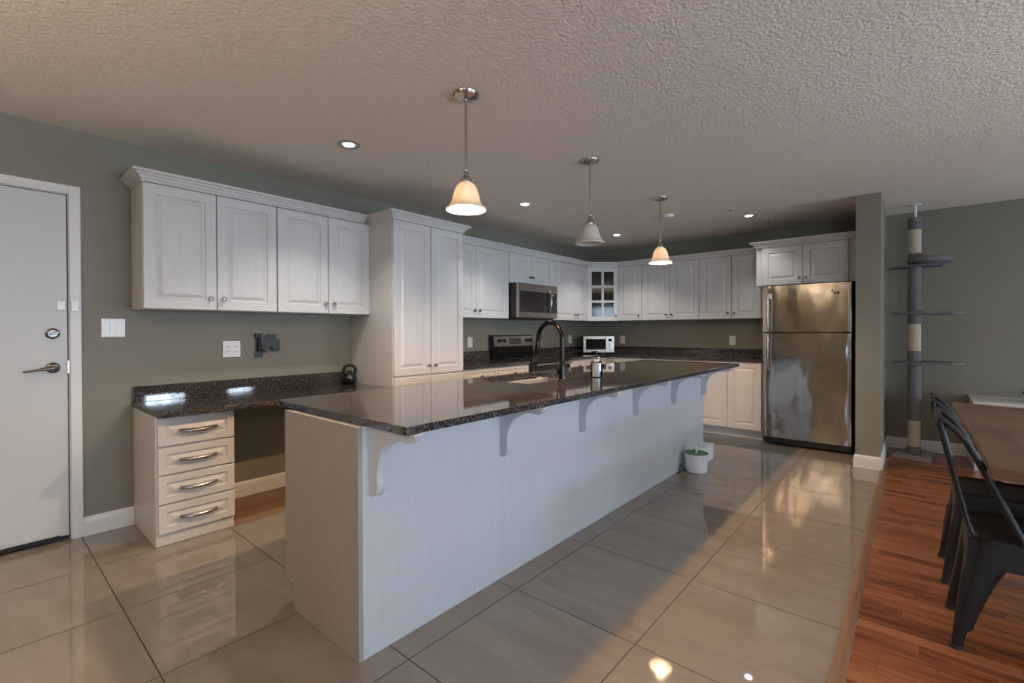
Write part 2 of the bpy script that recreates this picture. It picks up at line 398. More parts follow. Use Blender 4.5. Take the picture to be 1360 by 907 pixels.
# ------------------------------------------------------------------ room shell
LW, BW, CH, YF = -3.847, 6.40, 2.464, -3.2
SX = -.202   # where tile ends
struct('floor', MB().box((LW - .1, YF - .1, -.12), (SX, BW + .1, 0)), M_TILE, label='polished beige tile floor')
struct('floor.001', MB().box((SX, YF - .1, -.12), (XR + .2, BW + .1, 0)), M_WOODF, label='red-brown laminate floor of the dining area')
struct('ceiling', MB().box((LW - .1, YF - .1, CH), (XR + .2, BW + .1, CH + .1)), M_CEIL, label='stippled off-white ceiling')
DY0, DY1, DZ = -.512, .408, 2.071
struct('wall_left', MB().box((LW - .14, YF, 0), (LW, DY0, CH)).box((LW - .14, DY1, 0), (LW, BW, CH)).box((LW - .14, DY0, DZ), (LW, DY1, CH)).box((LW - .2, DY0 - .1, -.1), (LW - .14, DY1 + .1, DZ + .1)), M_WALL, label='dark sage-grey wall with the entry door')  # last box is a backing added to stop sky light leaking round the door
struct('wall_back', MB().box((LW - .14, BW, 0), (XR + .1, BW + .1, CH)), M_WALL, label='dark sage-grey back wall')
struct('wall_front', MB().box((LW - .14, YF - .1, 0), (.7, YF, CH)).box((3.3, YF - .1, 0), (XR + .1, YF, CH)).box((.7, YF - .1, 0), (3.3, YF, .7)).box((.7, YF - .1, 2.0), (3.3, YF, CH)), M_WALL, label='sage-grey wall behind the camera')
# right wall with openings
holes = [(-.1, 2.1, 0, 2.05), (2.33, 3.02, 1.56, 1.82), (3.83, 4.34, 1.56, 1.73), (4.6, 5.9, .60, 1.36)]
ys = sorted({YF, BW} | {h[0] for h in holes} | {h[1] for h in holes}); zs = sorted({0, CH} | {h[2] for h in holes} | {h[3] for h in holes})
wr = MB()
for a, b in zip(ys, ys[1:]):
    for c, d in zip(zs, zs[1:]):
        if any(h[0] <= a and b <= h[1] and h[2] <= c and d <= h[3] for h in holes): continue
        wr.box((XR, a, c), (XR + .12, b, d))
bmesh.ops.remove_doubles(wr.bm, verts=wr.bm.verts, dist=1e-5)
struct('wall_right', wr, M_WALL, smooth=False, label='sage-grey wall with the windows')
for i, (a, b, c, d) in enumerate(holes):
    fr = MB(); f = .05 if i in (0, 3) else .022; m = .014
    fr.box((XR + .03, a, c), (XR + .08, a + f, d)).box((XR + .03, b - f, c), (XR + .08, b, d)).box((XR + .03, a, c), (XR + .08, b, c + f)).box((XR + .03, a, d - f), (XR + .08, b, d))
    if i in (0, 3): fr.box((XR + .03, (a + b) / 2 - .04, c), (XR + .08, (a + b) / 2 + .04, d))
    else:
        for k in (1, 2): yy = a + (b - a) * k / 3; fr.box((XR + .04, yy - m / 2, c), (XR + .07, yy + m / 2, d))
        zz = (c + d) / 2; fr.box((XR + .04, a, zz - m / 2), (XR + .07, b, zz + m / 2))
    wo = struct('door_2' if i == 0 else 'window_%d' % (i if i < 3 else 4), fr, M_TRIM, label='white framed window in the right-hand wall' if i else 'white framed glass patio door')
    obj('pane', MB().box((XR + .052, a + .01, c + .01), (XR + .056, b - .01, d - .01)), M_PANE, wo)
fr = MB()
for a, b, c, d in ((.7, .76, .7, 2.0), (3.24, 3.3, .7, 2.0), (.7, 3.3, .7, .76), (.7, 3.3, 1.94, 2.0), (1.55, 1.6, .7, 2.0), (2.4, 2.45, .7, 2.0)): fr.box((a, YF - .08, c), (b, YF - .03, d))
wo = struct('window_3', fr, M_TRIM, label='white framed window added behind the camera for frontal light')  # unseen window, added to go with the front fill daylight
obj('pane', MB().box((.72, YF - .058, .72), (3.28, YF - .054, 1.98)), M_PANE, wo)
# stub wall beside the fridge
KX0, KX1, KY = -.402, -.222, 5.275
struct('wall_stub', MB().box((KX0, KY, 0), (KX1, BW, CH)), M_WALL, label='narrow stub wall right of the fridge')
# baseboards
BBP = [(0, 0), (.014, 0), (.014, .075), (.010, .085), (.012, .095), (.006, .11), (0, .115)]
struct('baseboard_left', MB().sweep([(LW, .458), (LW, .704)], BBP).sweep([(LW, 1.116), (LW, 2.26)], BBP), M_TRIM, label='white baseboard along the left wall')
struct('baseboard_stub', MB().sweep([(KX0, KY + .35), (KX0, KY), (KX1, KY), (KX1, BW - .014)][0:4], BBP), M_TRIM, label='white baseboard wrapped round the stub wall')
struct('baseboard_back', MB().sweep([(KX1 + .0, BW), (.44, BW)], BBP), M_TRIM, label='white baseboard of the dining wall')
# door casing
struct('trim_1', MB().box((LW, DY1, 0), (LW + .016, DY1 + .052, DZ + .05), .003).box((LW, DY0 - .052, 0), (LW + .016, DY0, DZ + .05), .003).box((LW, DY0, DZ), (LW + .016, DY1, DZ + .05), .003)
       .box((LW - .14, DY1 - .004, 0), (LW, DY1 + .001, DZ)).box((LW - .14, DY0, 0), (LW, DY0 + .004, DZ)).box((LW - .14, DY0, DZ - .004), (LW, DY1, DZ)), M_TRIM, label='white casing of the entry door')
# transition strip and bare board
struct('trim_2', MB().prism([(-.226, 0), (-.222, .005), (-.206, .008), (-.186, .006), (-.180, 0)], 'y', YF, KY), M_STRIP, label='brown transition strip between tile and laminate')
struct('trim_3', MB().box((LW + .014, 1.116, 0), (-3.315, 2.26, .003)), M_BARE, label='bare tan board on the floor below the desk')
# entry door
dr = struct('door_1', MB().box((LW - .05, DY0 + .008, .028), (LW - .006, DY1 - .009, DZ - .008), .002), M_DOOR, label='plain white entry door')
obj('door_sweep', MB().box((LW - .012, DY0 + .012, .012), (LW + .004, DY1 - .05, .036), .002), M_RUBBER, dr)
obj('kick_strip', MB().box((LW - .008, DY0 + .012, .045), (LW - .002, DY1 - .014, .066), .001).lathe([(0, 0), (.005, 0), (.004, .003), (0, .003)], (LW - .003, .25, .056), X, 10).lathe([(0, 0), (.005, 0), (.004, .003), (0, .003)], (LW - .003, .16, .056), X, 10), M_DOOR, dr)
hn = obj('door_handle', MB().lathe([(0, 0), (.032, 0), (.032, .006), (.026, .012), (.012, .014), (.011, .045), (0, .045)], (LW - .006, .335, 1.035), X, 28)
         .tube([(LW + .035, .345, 1.036), (LW + .045, .335, 1.035), (LW + .047, .30, 1.031), (LW + .044, .26, 1.025), (LW + .038, .225, 1.020), (LW + .034, .21, 1.018)], [.010, .0105, .009, .007, .0055, .004], 12), M_PEWTER, dr)
hn['label'] = 'dark pewter lever handle'
db = obj('deadbolt', MB().lathe([(0, 0), (.032, 0), (.032, .006), (.024, .010), (.022, .016), (0, .018)], (LW - .006, .335, 1.237), X, 28).obox((LW + .010, .325, 1.226), (0, .94, .34), (0, -.34, .94), X, .04, .012, .016, .003), M_PEWTER, dr)
obj('strike_plate', MB().box((LW - .01, DY1 - .010, 1.0), (LW + .003, DY1 - .003, 1.075)), M_NICK, dr)
obj('contact_sensor', MB().box((LW - .006, DY1 - .055, 1.375), (LW + .012, DY1 - .018, 1.43), .003).box((LW + .017, DY1 + .004, 1.37), (LW + .030, DY1 + .04, 1.435), .003), M_PLATE, dr)

# ------------------------------------------------------------------ cabinet helpers
def knob(p, n, parent):
    return obj('knob', MB().lathe([(0, 0), (.0075, 0), (.006, .004), (.005, .010), (.011, .015), (.0155, .021), (.013, .027), (0, .030)], p, n, 20), M_PEWTER, parent)
def pull(p, u, n, parent):
    p, u, n = Vector(p), Vector(u), Vector(n); mb = MB()
    pts = [p + u * a + n * (.012 + .016 * math.cos(a / .097 * PI / 2)) - Z * (.006 * math.cos(a / .097 * PI / 2)) for a in [(-.097 + .194 * i / 12) for i in range(13)]]
    mb.tube(pts, [.009] + [.0105] * 11 + [.009], 10)
    for a in (-.03, .03):
        c = p + u * a + n * .026 - Z * .005
        mb.lathe([(.0105, -.006), (.0132, -.005), (.0132, .005), (.0105, .006)], c, u, 14)
    for a in (-.09, .09): mb.tube([p + u * a, p + u * a + n * .014], .006, 8)
    return obj('handle', mb, M_PULL, parent)
GAP = .0025
def front(parent, o, u, n, w, h, name='door', kn=None, pl=False, fr=.062, mat=None):
    u = Vector(u); n = Vector(n); o = Vector(o)
    d = obj(name, MB().panel(o + u * GAP + Z * GAP, u, Z, n, w - 2 * GAP, h - 2 * GAP, .02, fr), mat or M_CAB, parent, ang=18)
    if kn: knob(o + u * kn[0] + Z * kn[1] + n * .02, n, d)
    if pl: pull(o + u * w / 2 + Z * h / 2 + n * .0195, u, n, d)
    return d
UZ0, UZ1, UX = 1.387, 2.158, -3.56
UC = 'white upper kitchen cabinets'
def upper_left(y0, y1, cuts, knobs, label, z0=UZ0, name='wall_cabinet', kz=.077):
    t = thing(name, label, 'cabinet', (LW + .002, (y0 + y1) / 2, z0), UC)
    obj('cabinet_body', MB().box((LW + .002, y0, z0), (UX, y1, UZ1), .0015), M_CAB, t)
    for (a, b), k in zip(zip(cuts, cuts[1:]), knobs):
        front(t, (UX, a, z0), Y, X, b - a, UZ1 - z0, kn=(k - a, kz) if k is not None else None)
    return t
CP = [(0, 2.158), (.008, 2.158), (.008, 2.176), (.017, 2.177), (.019, 2.184), (.025, 2.192), (.034, 2.198), (.036, 2.205), (.046, 2.206), (.054, 2.210), (.054, 2.2235), (0, 2.2235)]
def crown(path, label, dent=False):
    mb = MB().sweep(path, CP)
    if dent:
        for a, b in dent:
            a = Vector((*a, 0)); b = Vector((*b, 0)); L = (b - a).length; d = (b - a) / L; n = Vector((d.y, -d.x, 0))
            k = 0.01
            while k < L - .01:
                mb.obox(a + d * k + n * .007 + Z * 2.161, d, Z, n, .010, .012, .006); k += .020
    return tag(obj('crown_moulding', mb, M_CAB, loc=(path[0][0], path[0][1], 2.16), ang=14), label, 'moulding', 'crown mouldings on the upper cabinets')

# ------------------------------------------------------------------ desk corner by the door
t = thing('drawer_unit', 'white four-drawer unit under the low granite desk top by the door', 'drawers', (-3.58, .91, 0))
obj('cabinet_body', MB().box((LW + .002, .705, 0), (-3.31, 1.115, .757), .0015), M_CAB, t)
for z0, z1 in ((.578, .748), (.412, .574), (.243, .408), (.070, .238)):
    front(t, (-3.31, .712, z0), Y, X, .404, z1 - z0, 'drawer', pl=True, fr=.04)
tp = thing('desk_countertop', 'low speckled brown granite desk top with backsplash beside the entry door', 'countertop', (-3.53, 1.48, .758))
obj('slab', MB().box((LW + .002, .70, .758), (-3.215, 2.258, .788), .003), M_GRAN, tp)
obj('backsplash', MB().box((LW + .002, .704, .788), (LW + .022, 2.258, .892), .002), M_GRAN, tp)
upper_left(.703, 1.49, (.703, 1.10, 1.49), (1.062, 1.138), 'white two-door upper cabinet nearest the entry door')
upper_left(1.492, 2.262, (1.493, 1.888, 2.262), (1.858, 1.928), 'white two-door upper cabinet against the left side of the tall pantry')
crown([(LW + .002, .703), (-3.54, .703), (-3.54, 2.208)], 'white crown moulding with beaded edge above the desk cabinets', [((-3.8, .703), (-3.54, .703)), ((-3.54, .703), (-3.54, 2.205))])
# ------------------------------------------------------------------ pantry
t = thing('pantry_cabinet', 'tall white two-door pantry cabinet between desk and stove', 'cabinet', (-3.5, 2.65, 0))
PX = -3.22
obj('cabinet_body', MB().box((LW + .002, 2.26, .10), (PX, 3.036, UZ1), .0015).box((LW + .05, 2.275, 0), (PX - .06, 3.02, .10)), M_CAB, t)
for a, b, k in ((2.262, 2.648, 2.618), (2.650, 3.036, 2.688)):
    front(t, (PX, a, .872), Y, X, b - a, UZ1 - .872, kn=(k - a, .077))
    front(t, (PX, a, .105), Y, X, b - a, .755, kn=(k - a, .66))
crown([(LW + .002, 2.26), (-3.2, 2.26), (-3.2, 3.036), (LW + .002, 3.036)], 'white crown moulding on top of the tall pantry')
# ------------------------------------------------------------------ upper run left of stove, over microwave, corner
upper_left(3.04, 4.082, (3.06, 3.546, 4.080), (3.512, 3.588), 'white two-door upper cabinet between pantry and microwave')
upper_left(4.085, 4.872, (4.087, 4.485, 4.870), (4.462, 4.518), 'short white two-door cabinet above the microwave', z0=1.802, kz=.09)
upper_left(4.875, 5.81, (4.878, 5.478, 5.808), (5.448, 5.512), 'white two-door upper cabinet right of the microwave')
A_, B_ = Vector((-3.56, 5.813, 0)), Vector((-3.242, 6.12, 0))
t = thing('corner_wall_cabinet', 'white diagonal corner cabinet with a six-pane glass door', 'cabinet', (-3.6, 6.15, UZ0), UC)
cpoly = [(LW + .002, 5.813), (A_.x, A_.y), (B_.x, B_.y), (B_.x, BW - .002), (LW + .002, BW - .002)]
cb = MB().prism(cpoly, 'z', UZ0, UZ0 + .018).prism(cpoly, 'z', UZ1 - .018, UZ1)
cb.box((LW + .002, 5.813, UZ0), (LW + .02, BW - .002, UZ1)).box((LW + .002, BW - .02, UZ0), (B_.x, BW - .002, UZ1)).box((LW + .002, 5.813, UZ0), (A_.x, 5.828, UZ1)).box((B_.x - .015, B_.y, UZ0), (B_.x, BW - .002, UZ1))
obj('cabinet_body', cb, M_CAB, t)
ip = [(LW + .022, 5.83), (-3.58, 5.83), (B_.x - .017, 6.14), (B_.x - .017, BW - .022), (LW + .022, BW - .022)]
sh = MB()
for z in (1.63, 1.89): sh.prism(ip, 'z', z, z + .016)
obj('shelf', sh, M_INNER, t)
obj('back_lining', MB().box((LW + .021, 5.83, UZ0 + .02), (LW + .024, BW - .022, UZ1 - .02)).box((LW + .024, BW - .025, UZ0 + .02), (B_.x - .017, BW - .022, UZ1 - .02)), M_INNER, t)
du = (B_ - A_); DWID = du.length; du.normalize(); dn = Vector((du.y, -du.x, 0))
gd = MB(); H_ = UZ1 - UZ0 - 2 * GAP; o_ = A_ + Z * (UZ0 + GAP) + du * GAP; W_ = DWID - 2 * GAP
def gb(a, b, c, d, tt=.02): gd.obox(o_ + du * a + Z * c, du, Z, dn, b - a, d - c, tt)
gb(0, .058, 0, H_); gb(W_ - .058, W_, 0, H_); gb(.058, W_ - .058, 0, .062); gb(.058, W_ - .058, H_ - .062, H_)
gb(W_ / 2 - .016, W_ / 2 + .016, .062, H_ - .062, .018)
for k in (1, 2):
    zc = .062 + (H_ - .124) * k / 3; gb(.058, W_ - .058, zc - .016, zc + .016, .018)
gdo = obj('door', gd, M_CAB, t, smooth=False)
obj('pane', MB().obox(o_ + du * .05 + Z * .05 + dn * .006, du, Z, dn, W_ - .10, H_ - .10, .004), M_CABGL, gdo)
knob(o_ + du * (W_ - .03) + Z * .075 + dn * .02, dn, gdo)
crown([(-3.54, 3.089), (-3.54, 5.806), (-3.238, 6.10), (-1.399, 6.10)], 'long white crown moulding turning the kitchen corner')
UYB = 6.12
def upper_back(x0, x1, cuts, knobs, label, y=UYB, z0=UZ0, name='wall_cabinet', kz=.072):
    t = thing(name, label, 'cabinet', ((x0 + x1) / 2, BW - .002, z0), UC)
    obj('cabinet_body', MB().box((x0, y, z0), (x1, BW - .002, UZ1), .0015), M_CAB, t)
    for (a, b), k in zip(zip(cuts, cuts[1:]), knobs): front(t, (a, y, z0), X, -Y, b - a, UZ1 - z0, kn=(k - a, kz))
    return t
upper_back(-3.240, -2.862, (-3.238, -2.863), (-2.905,), 'white single-door upper cabinet right of the glass corner cabinet')
upper_back(-2.860, -2.084, (-2.858, -2.466, -2.085), (-2.512, -2.436), 'white two-door upper cabinet in the middle of the back wall')
upper_back(-2.082, -1.350, (-2.081, -1.694, -1.365), (-1.732, -1.66), 'white two-door upper cabinet left of the fridge')
FY = 5.79
t = upper_back(-1.345, -.404, (-1.288, -.893, -.495), (-.922, -.86), 'short deep white two-door cabinet above the fridge', y=FY, z0=1.737, kz=.065)
crown([(-1.346, BW - .01), (-1.346, FY - .02), (-.404, FY - .02)], 'white crown moulding with beaded edge above the fridge cabinet', [((-1.34, FY - .02), (-.41, FY - .02))])

# ------------------------------------------------------------------ base cabinets and worktops
BC = 'white base kitchen cabinets'
def base_left(y0, y1, n, label):
    t = thing('base_cabinet', label, 'cabinet', (-3.5, (y0 + y1) / 2, 0), BC)
    obj('cabinet_body', MB().box((LW + .002, y0, .10), (-3.24, y1, .882), .0015).box((LW + .05, y0 + .01, 0), (-3.30, y1 - .01, .10)), M_CAB, t)
    w_ = (y1 - y0) / n
    for i in range(n):
        a = y0 + i * w_
        front(t, (-3.24, a, .725), Y, X, w_, .15, 'drawer', kn=(w_ / 2, .075), fr=.035)
        front(t, (-3.24, a, .105), Y, X, w_, .615, kn=(w_ - .035 if i % 2 == 0 else .035, .55))
base_left(3.04, 4.045, 2, 'white base cabinet between pantry and stove')
base_left(4.822, 5.78, 2, 'white base cabinet right of the stove')
t = thing('base_cabinet', 'white base cabinet run along the back wall left of the fridge', 'cabinet', (-2.2, 6.1, 0), BC)
obj('cabinet_body', MB().box((LW + .002, 5.84, .10), (-1.293, BW - .002, .882), .0015).box((-3.3, 5.91, 0), (-1.30, BW - .05, .10)), M_CAB, t)
cut = [-3.14, -2.77, -2.40, -2.03, -1.663, -1.296]
for i, (a, b) in enumerate(zip(cut, cut[1:])):
    front(t, (a, 5.84, .105), X, -Y, b - a, .773, kn=(.035 if i % 2 == 0 else b - a - .035, .70))
tp = thing('stove_side_countertop', 'short brown granite countertop between pantry and stove', 'countertop', (-3.5, 3.54, .884))
obj('slab', MB().box((LW + .002, 3.038, .884), (-3.195, 4.047, .914), .003), M_GRAN, tp)
obj('backsplash', MB().box((LW + .002, 3.038, .914), (LW + .022, 4.047, 1.014), .002), M_GRAN, tp)
tp = thing('corner_countertop', 'L-shaped brown granite countertop in the corner running to the fridge', 'countertop', (-3.5, 6.1, .884))
obj('slab', MB().prism([(LW + .002, 4.820), (-3.195, 4.820), (-3.195, 5.795), (-1.285, 5.795), (-1.285, BW - .002), (LW + .002, BW - .002)], 'z', .884, .914), M_GRAN, tp)
obj('backsplash', MB().box((LW + .002, 4.820, .914), (LW + .022, BW - .002, 1.014), .002).box((LW + .022, BW - .022, .914), (-1.285, BW - .002, 1.014), .002), M_GRAN, tp)

# ------------------------------------------------------------------ island
IX0, IX1, IY0, IY1 = -2.185, -1.575, .952, 4.735
t = thing('kitchen_island', 'long white panelled kitchen island with curved corbels under the overhang', 'island', (-1.88, 2.84, 0))
obj('cabinet_body', MB().box((IX0, IY0 + .018, .10), (IX1 - .016, 2.255, .882)).box((IX0, 2.985, .10), (IX1 - .016, IY1 - .016, .882)).box((IX0, 2.255, .10), (IX1 - .016, 2.985, .66)).box((IX0, 2.255, .66), (IX0 + .018, 2.985, .882)).box((IX0 + .07, IY0 + .018, 0), (IX1 - .016, IY1 - .016, .10)), M_CAB, t)
ep = obj('end_panel', MB().prism([(IX0 - .004, .125), (IX0 + .072, .125), (IX0 + .072, 0), (IX1, 0), (IX1, .884), (IX0 - .004, .884)], 'y', IY0, IY0 + .018), M_ENDP, t)
ep['label'] = 'white wood-grain end panel with its shade put in the colour'
obj('front_panel', MB().box((IX1 - .016, IY0 + .018, 0), (IX1, IY1, .884)), M_PANEL, t)
obj('far_end_panel', MB().box((IX0, IY1 - .016, 0), (IX1 - .016, IY1, .884), .001), M_CAB, t)
for i in range(7):
    a = IY0 + .02 + i * .534
    front(t, (IX0, a + .532, .105), -Y, -X, .532, .773, kn=(.04, .70))
cor = [(0, .884), (.277, .884), (.266, .866), (.255, .857), (.243, .852), (.225, .851), (.205, .854), (.188, .854), (.170, .850), (.145, .843), (.121, .832), (.102, .821), (.086, .808), (.074, .793), (.066, .777), (.058, .757), (.052, .735), (.048, .715), (.046, .694), (.048, .680), (.051, .664), (.049, .648), (.043, .633), (.033, .622), (.021, .617), (.010, .616), (0, .618)]
for y in (1.0, 1.742, 2.475, 3.208, 3.925, 4.665):
    obj('corbel', MB().prism([(IX1 + a, b) for a, b in cor], 'y', y, y + .034), M_PANEL, t)
tp = thing('island_countertop', 'long polished brown granite island top with an undermount sink cut-out', 'countertop', (-1.83, 3.0, .884))
xs = [-2.345, -2.255, -1.822, -1.322]; ys = [.983, 2.285, 2.955, 5.033]
mb = MB()
for i in range(3):
    for j in range(3):
        if (i, j) == (1, 1): continue
        mb.box((xs[i], ys[j], .884), (xs[i + 1], ys[j + 1], .914))
bmesh.ops.remove_doubles(mb.bm, verts=mb.bm.verts, dist=1e-5)
inner = [f for f in mb.bm.faces if not [0 for e in f.edges if len(e.link_faces) < 3] or all(len(e.link_faces) >= 3 for e in f.edges)]
from collections import defaultdict
seen = defaultdict(list)
for f in mb.bm.faces: seen[tuple(sorted(v.index for v in f.verts))].append(f)
mb.bm.verts.index_update(); seen.clear()
for f in mb.bm.faces: seen[tuple(sorted(v.index for v in f.verts))].append(f)
bmesh.ops.delete(mb.bm, geom=[f for q in seen.values() if len(q) > 1 for f in q], context='FACES_ONLY')
bmesh.ops.dissolve_limit(mb.bm, angle_limit=.01, verts=mb.bm.verts, edges=mb.bm.edges)
ed = [e for e in mb.bm.edges if len(e.link_faces) == 2 and e.calc_face_angle(0) > 1]
bmesh.ops.bevel(mb.bm, geom=ed, offset=.0025, segments=2, affect='EDGES', profile=.5)
obj('slab', mb, M_GRAN, tp)
# sink
t = thing('kitchen_sink', 'stainless steel undermount sink set in the island top', 'sink', (-2.04, 2.62, .70))
sx0, sx1, sy0, sy1 = -2.262, -1.815, 2.278, 2.962
mb = MB()
def rr(x0, y0, x1, y1, r, z, n=6):
    P = []
    for cx, cy, a0 in ((x1 - r, y1 - r, 0), (x0 + r, y1 - r, PI / 2), (x0 + r, y0 + r, PI), (x1 - r, y0 + r, 1.5 * PI)):
        for k in range(n + 1): P.append((cx + r * math.cos(a0 + PI / 2 * k / n), cy + r * math.sin(a0 + PI / 2 * k / n), z))
    return P
R = [rr(sx0 - .015, sy0 - .015, sx1 + .015, sy1 + .015, .05, .883), rr(sx0, sy0, sx1, sy1, .045, .883), rr(sx0 + .004, sy0 + .004, sx1 - .004, sy1 - .004, .045, .86), rr(sx0 + .012, sy0 + .012, sx1 - .012, sy1 - .012, .05, .71), rr(sx0 + .04, sy0 + .04, sx1 - .04, sy1 - .04, .05, .693)]
V = [mb.verts(r) for r in R]
for a, b in zip(V, V[1:]):
    for i in range(len(a)): mb.bm.faces.new([a[i], a[(i + 1) % len(a)], b[(i + 1) % len(a)], b[i]])
mb.bm.faces.new(V[-1])
obj('basin', mb, M_SINK, t)
obj('drain', MB().lathe([(0, .002), (.03, .002), (.043, .004), (.045, 0), (0, 0)], (-2.04, 2.62, .6935), Z, 24), M_NICK, t)
# faucet
fx, fy = -1.765, 2.57
t = thing('kitchen_faucet', 'dark bronze gooseneck faucet on the island', 'faucet', (fx, fy, .914))
arc = [(fx, fy, 1.03), (fx, fy, 1.12), (fx, fy, 1.19)] + [(fx - .10 + .10 * math.cos(a), fy, 1.195 + .105 * math.sin(a)) for a in [PI * k / 14 for k in range(1, 14)]] + [(fx - .20, fy, 1.19), (fx - .204, fy, 1.165)]
obj('base', MB().lathe([(0, 0), (.029, 0), (.029, .006), (.024, .012), (.0225, .05), (.0235, .07), (.021, .10), (.017, .125), (.0145, .13), (0, .13)], (fx, fy, .914), Z, 24), M_BRONZE, t)
obj('spout', MB().tube(arc, .0155, 16), M_BRONZE, t)
obj('spray_head', MB().lathe([(0, 0), (.0155, 0), (.018, .01), (.019, .05), (.016, .085), (.0145, .10), (0, .10)], (fx - .2125, fy, 1.085), (.10, 0, 1), 20).box((fx - .19, fy - .006, 1.095), (fx - .183, fy + .006, 1.13), .002), M_BRONZE, t)
obj('lever', MB().lathe([(0, 0), (.012, 0), (.012, .03), (0, .032)], (fx, fy - .02, .975), -Y, 16).tube([(fx, fy - .048, .975), (fx, fy - .056, 1.0), (fx - .003, fy - .062, 1.045)], [.006, .006, .0045], 10), M_BRONZE, t)
# soap jar
sxp, syp = -1.722, 2.935
t = thing('soap_dispenser', 'glass jar soap dispenser with metal pump lid beside the faucet', 'soap dispenser', (sxp, syp, .914))
obj('jar', MB().lathe([(0, 0), (.039, 0), (.043, .005), (.043, .098), (.037, .112), (.029, .116), (.029, .125), (.0275, .125), (.0275, .116), (.036, .108), (.0415, .096), (.0415, .006), (.038, .003), (0, .003)], (sxp, syp, .914), Z, 28), M_JAR, t)
obj('soap', MB().lathe([(0, .004), (.0405, .0045), (.0405, .090), (0, .090)], (sxp, syp, .914), Z, 24), M_SOAPW, t)
obj('lid', MB().lathe([(0, .145), (.014, .143), (.024, .137), (.031, .129), (.033, .126), (.033, .112), (.038, .105), (.0435, .10), (.0435, .097), (.0345, .111)], (sxp, syp, .914), Z, 28), M_NICK, t)
obj('pump', MB().tube([(sxp, syp, 1.055), (sxp, syp, 1.085)], .005, 10).lathe([(0, 0), (.010, 0), (.010, .014), (.006, .018), (0, .019)], (sxp, syp, 1.083), Z, 14).tube([(sxp, syp, 1.094), (sxp - .02, syp, 1.096), (sxp - .042, syp, 1.088)], [.0055, .005, .004], 10), M_BRONZE, t)

# ------------------------------------------------------------------ range, microwave, toaster oven
SY0, SY1 = 4.052, 4.813
t = thing('stove', 'stainless and black electric stove under the microwave', 'stove', (-3.5, 4.43, 0))
obj('body', MB().box((LW + .02, SY0, .05), (-3.215, SY1, .893), .002).box((LW + .05, SY0 + .03, 0), (-3.30, SY1 - .03, .05)), M_BLACK, t)
obj('cooktop', MB().box((LW + .05, SY0 - .001, .893), (-3.185, SY1 + .001, .918), .004), M_BGLASS, t)
M_RING = simple('burner_ring_grey', (.16, .16, .16), .4, bump=.01)
for x, y, r in ((-3.38, 4.24, .10), (-3.38, 4.63, .075), (-3.63, 4.24, .075), (-3.63, 4.63, .10)):
    obj('burner_ring', MB().lathe([(r - .003, .9181), (r, .9188), (r + .003, .9181)], (x, y, 0), Z, 40), M_RING, t)
bgm = MB().prism([(LW + .022, .90), (LW + .085, .90), (LW + .085, 1.05), (LW + .062, 1.195), (LW + .022, 1.195)], 'y', SY0, SY1)
bgd = obj('backguard', bgm, M_BGLASS, t)
tn = Vector((.145, 0, .023)).normalized(); tu = Vector((-.023, 0, .145)).normalized()
P0 = Vector((LW + .085, SY0 + .02, 1.05)); 
obj('control_panel', MB().obox(P0 + tu * .008 + tn * .001, Y, tu, tn, SY1 - SY0 - .04, .125, .004, .0015), M_STEEL, bgd)
for yy in (4.165, 4.252, 4.688, 4.768):
    obj('knob', MB().lathe([(0, 0), (.024, 0), (.024, .004), (.018, .006), (.0165, .022), (0, .023)], P0 + tu * .078 + tn * .005 + Y * (yy - P0.y), tn, 20), M_BLACK, bgd)
obj('display', MB().obox(P0 + tu * .030 + tn * .005 + Y * (4.345 - P0.y), Y, tu, tn, .225, .078, .002, .001), M_DISP, bgd)
od = obj('oven_door', MB().box((-3.215, SY0 + .004, .22), (-3.185, SY1 - .004, .845), .004), M_BGLASS, t)
obj('handle', MB().tube([(-3.135, SY0 + .05, .868), (-3.135, SY1 - .05, .868)], .012, 14).tube([(-3.19, SY0 + .07, .86), (-3.135, SY0 + .07, .868)], .010, 10).tube([(-3.19, SY1 - .07, .86), (-3.135, SY1 - .07, .868)], .010, 10), M_STEEL, od)
obj('upper_trim', MB().box((-3.186, SY0 + .004, .66), (-3.1825, SY1 - .004, .70)), M_STEEL, od)
obj('lower_trim', MB().box((-3.186, SY0 + .004, .22), (-3.1825, SY1 - .004, .28)), M_STEEL, od)
obj('storage_drawer', MB().box((-3.215, SY0 + .004, .06), (-3.187, SY1 - .004, .212), .004), M_STEEL, t)

MY0, MY1, MZ0, MZ1, MX = 4.092, 4.862, 1.390, 1.800, -3.44
t = thing('microwave', 'stainless over-the-range microwave with curved handle', 'microwave', (-3.6, 4.47, MZ0))
obj('body', MB().box((LW + .004, MY0, MZ0 + .012), (MX, MY1, MZ1), .002), M_BLACK, t)
obj('vent_base', MB().box((LW + .03, MY0 + .02, MZ0 - .006), (MX - .02, MY1 - .02, MZ0 + .012), .002), M_BLACK, t)
dd = obj('door', MB().box((MX, MY0, MZ0 + .012), (MX + .028, MY1 - .155, MZ1), .003), M_STEEL, t)
obj('window', MB().box((MX + .0275, MY0 + .032, MZ0 + .075), (MX + .030, MY1 - .162, MZ1 - .09), .001), simple('smoked_door_glass', (.028, .022, .021), .12, noise=.1), dd)
hp = [(MX + .026, MY1 - .185, MZ0 + .055)] + [(MX + .03 + .042 * math.sin(PI * k / 12), MY1 - .185, MZ0 + .06 + (MZ1 - MZ0 - .11) * k / 12) for k in range(1, 12)] + [(MX + .026, MY1 - .185, MZ1 - .045)]
obj('handle', MB().tube(hp, [.009] + [.013] * 11 + [.009], 12), M_NICK, dd)
cpn = obj('control_panel', MB().box((MX, MY1 - .153, MZ0 + .012), (MX + .028, MY1, MZ1), .003), M_STEEL, t)
obj('keypad', MB().box((MX + .0275, MY1 - .146, MZ0 + .075), (MX + .030, MY1 - .006, MZ1 - .09), .001), simple('smoked_keypad_glass', (.028, .025, .024), .15, noise=.1), cpn)
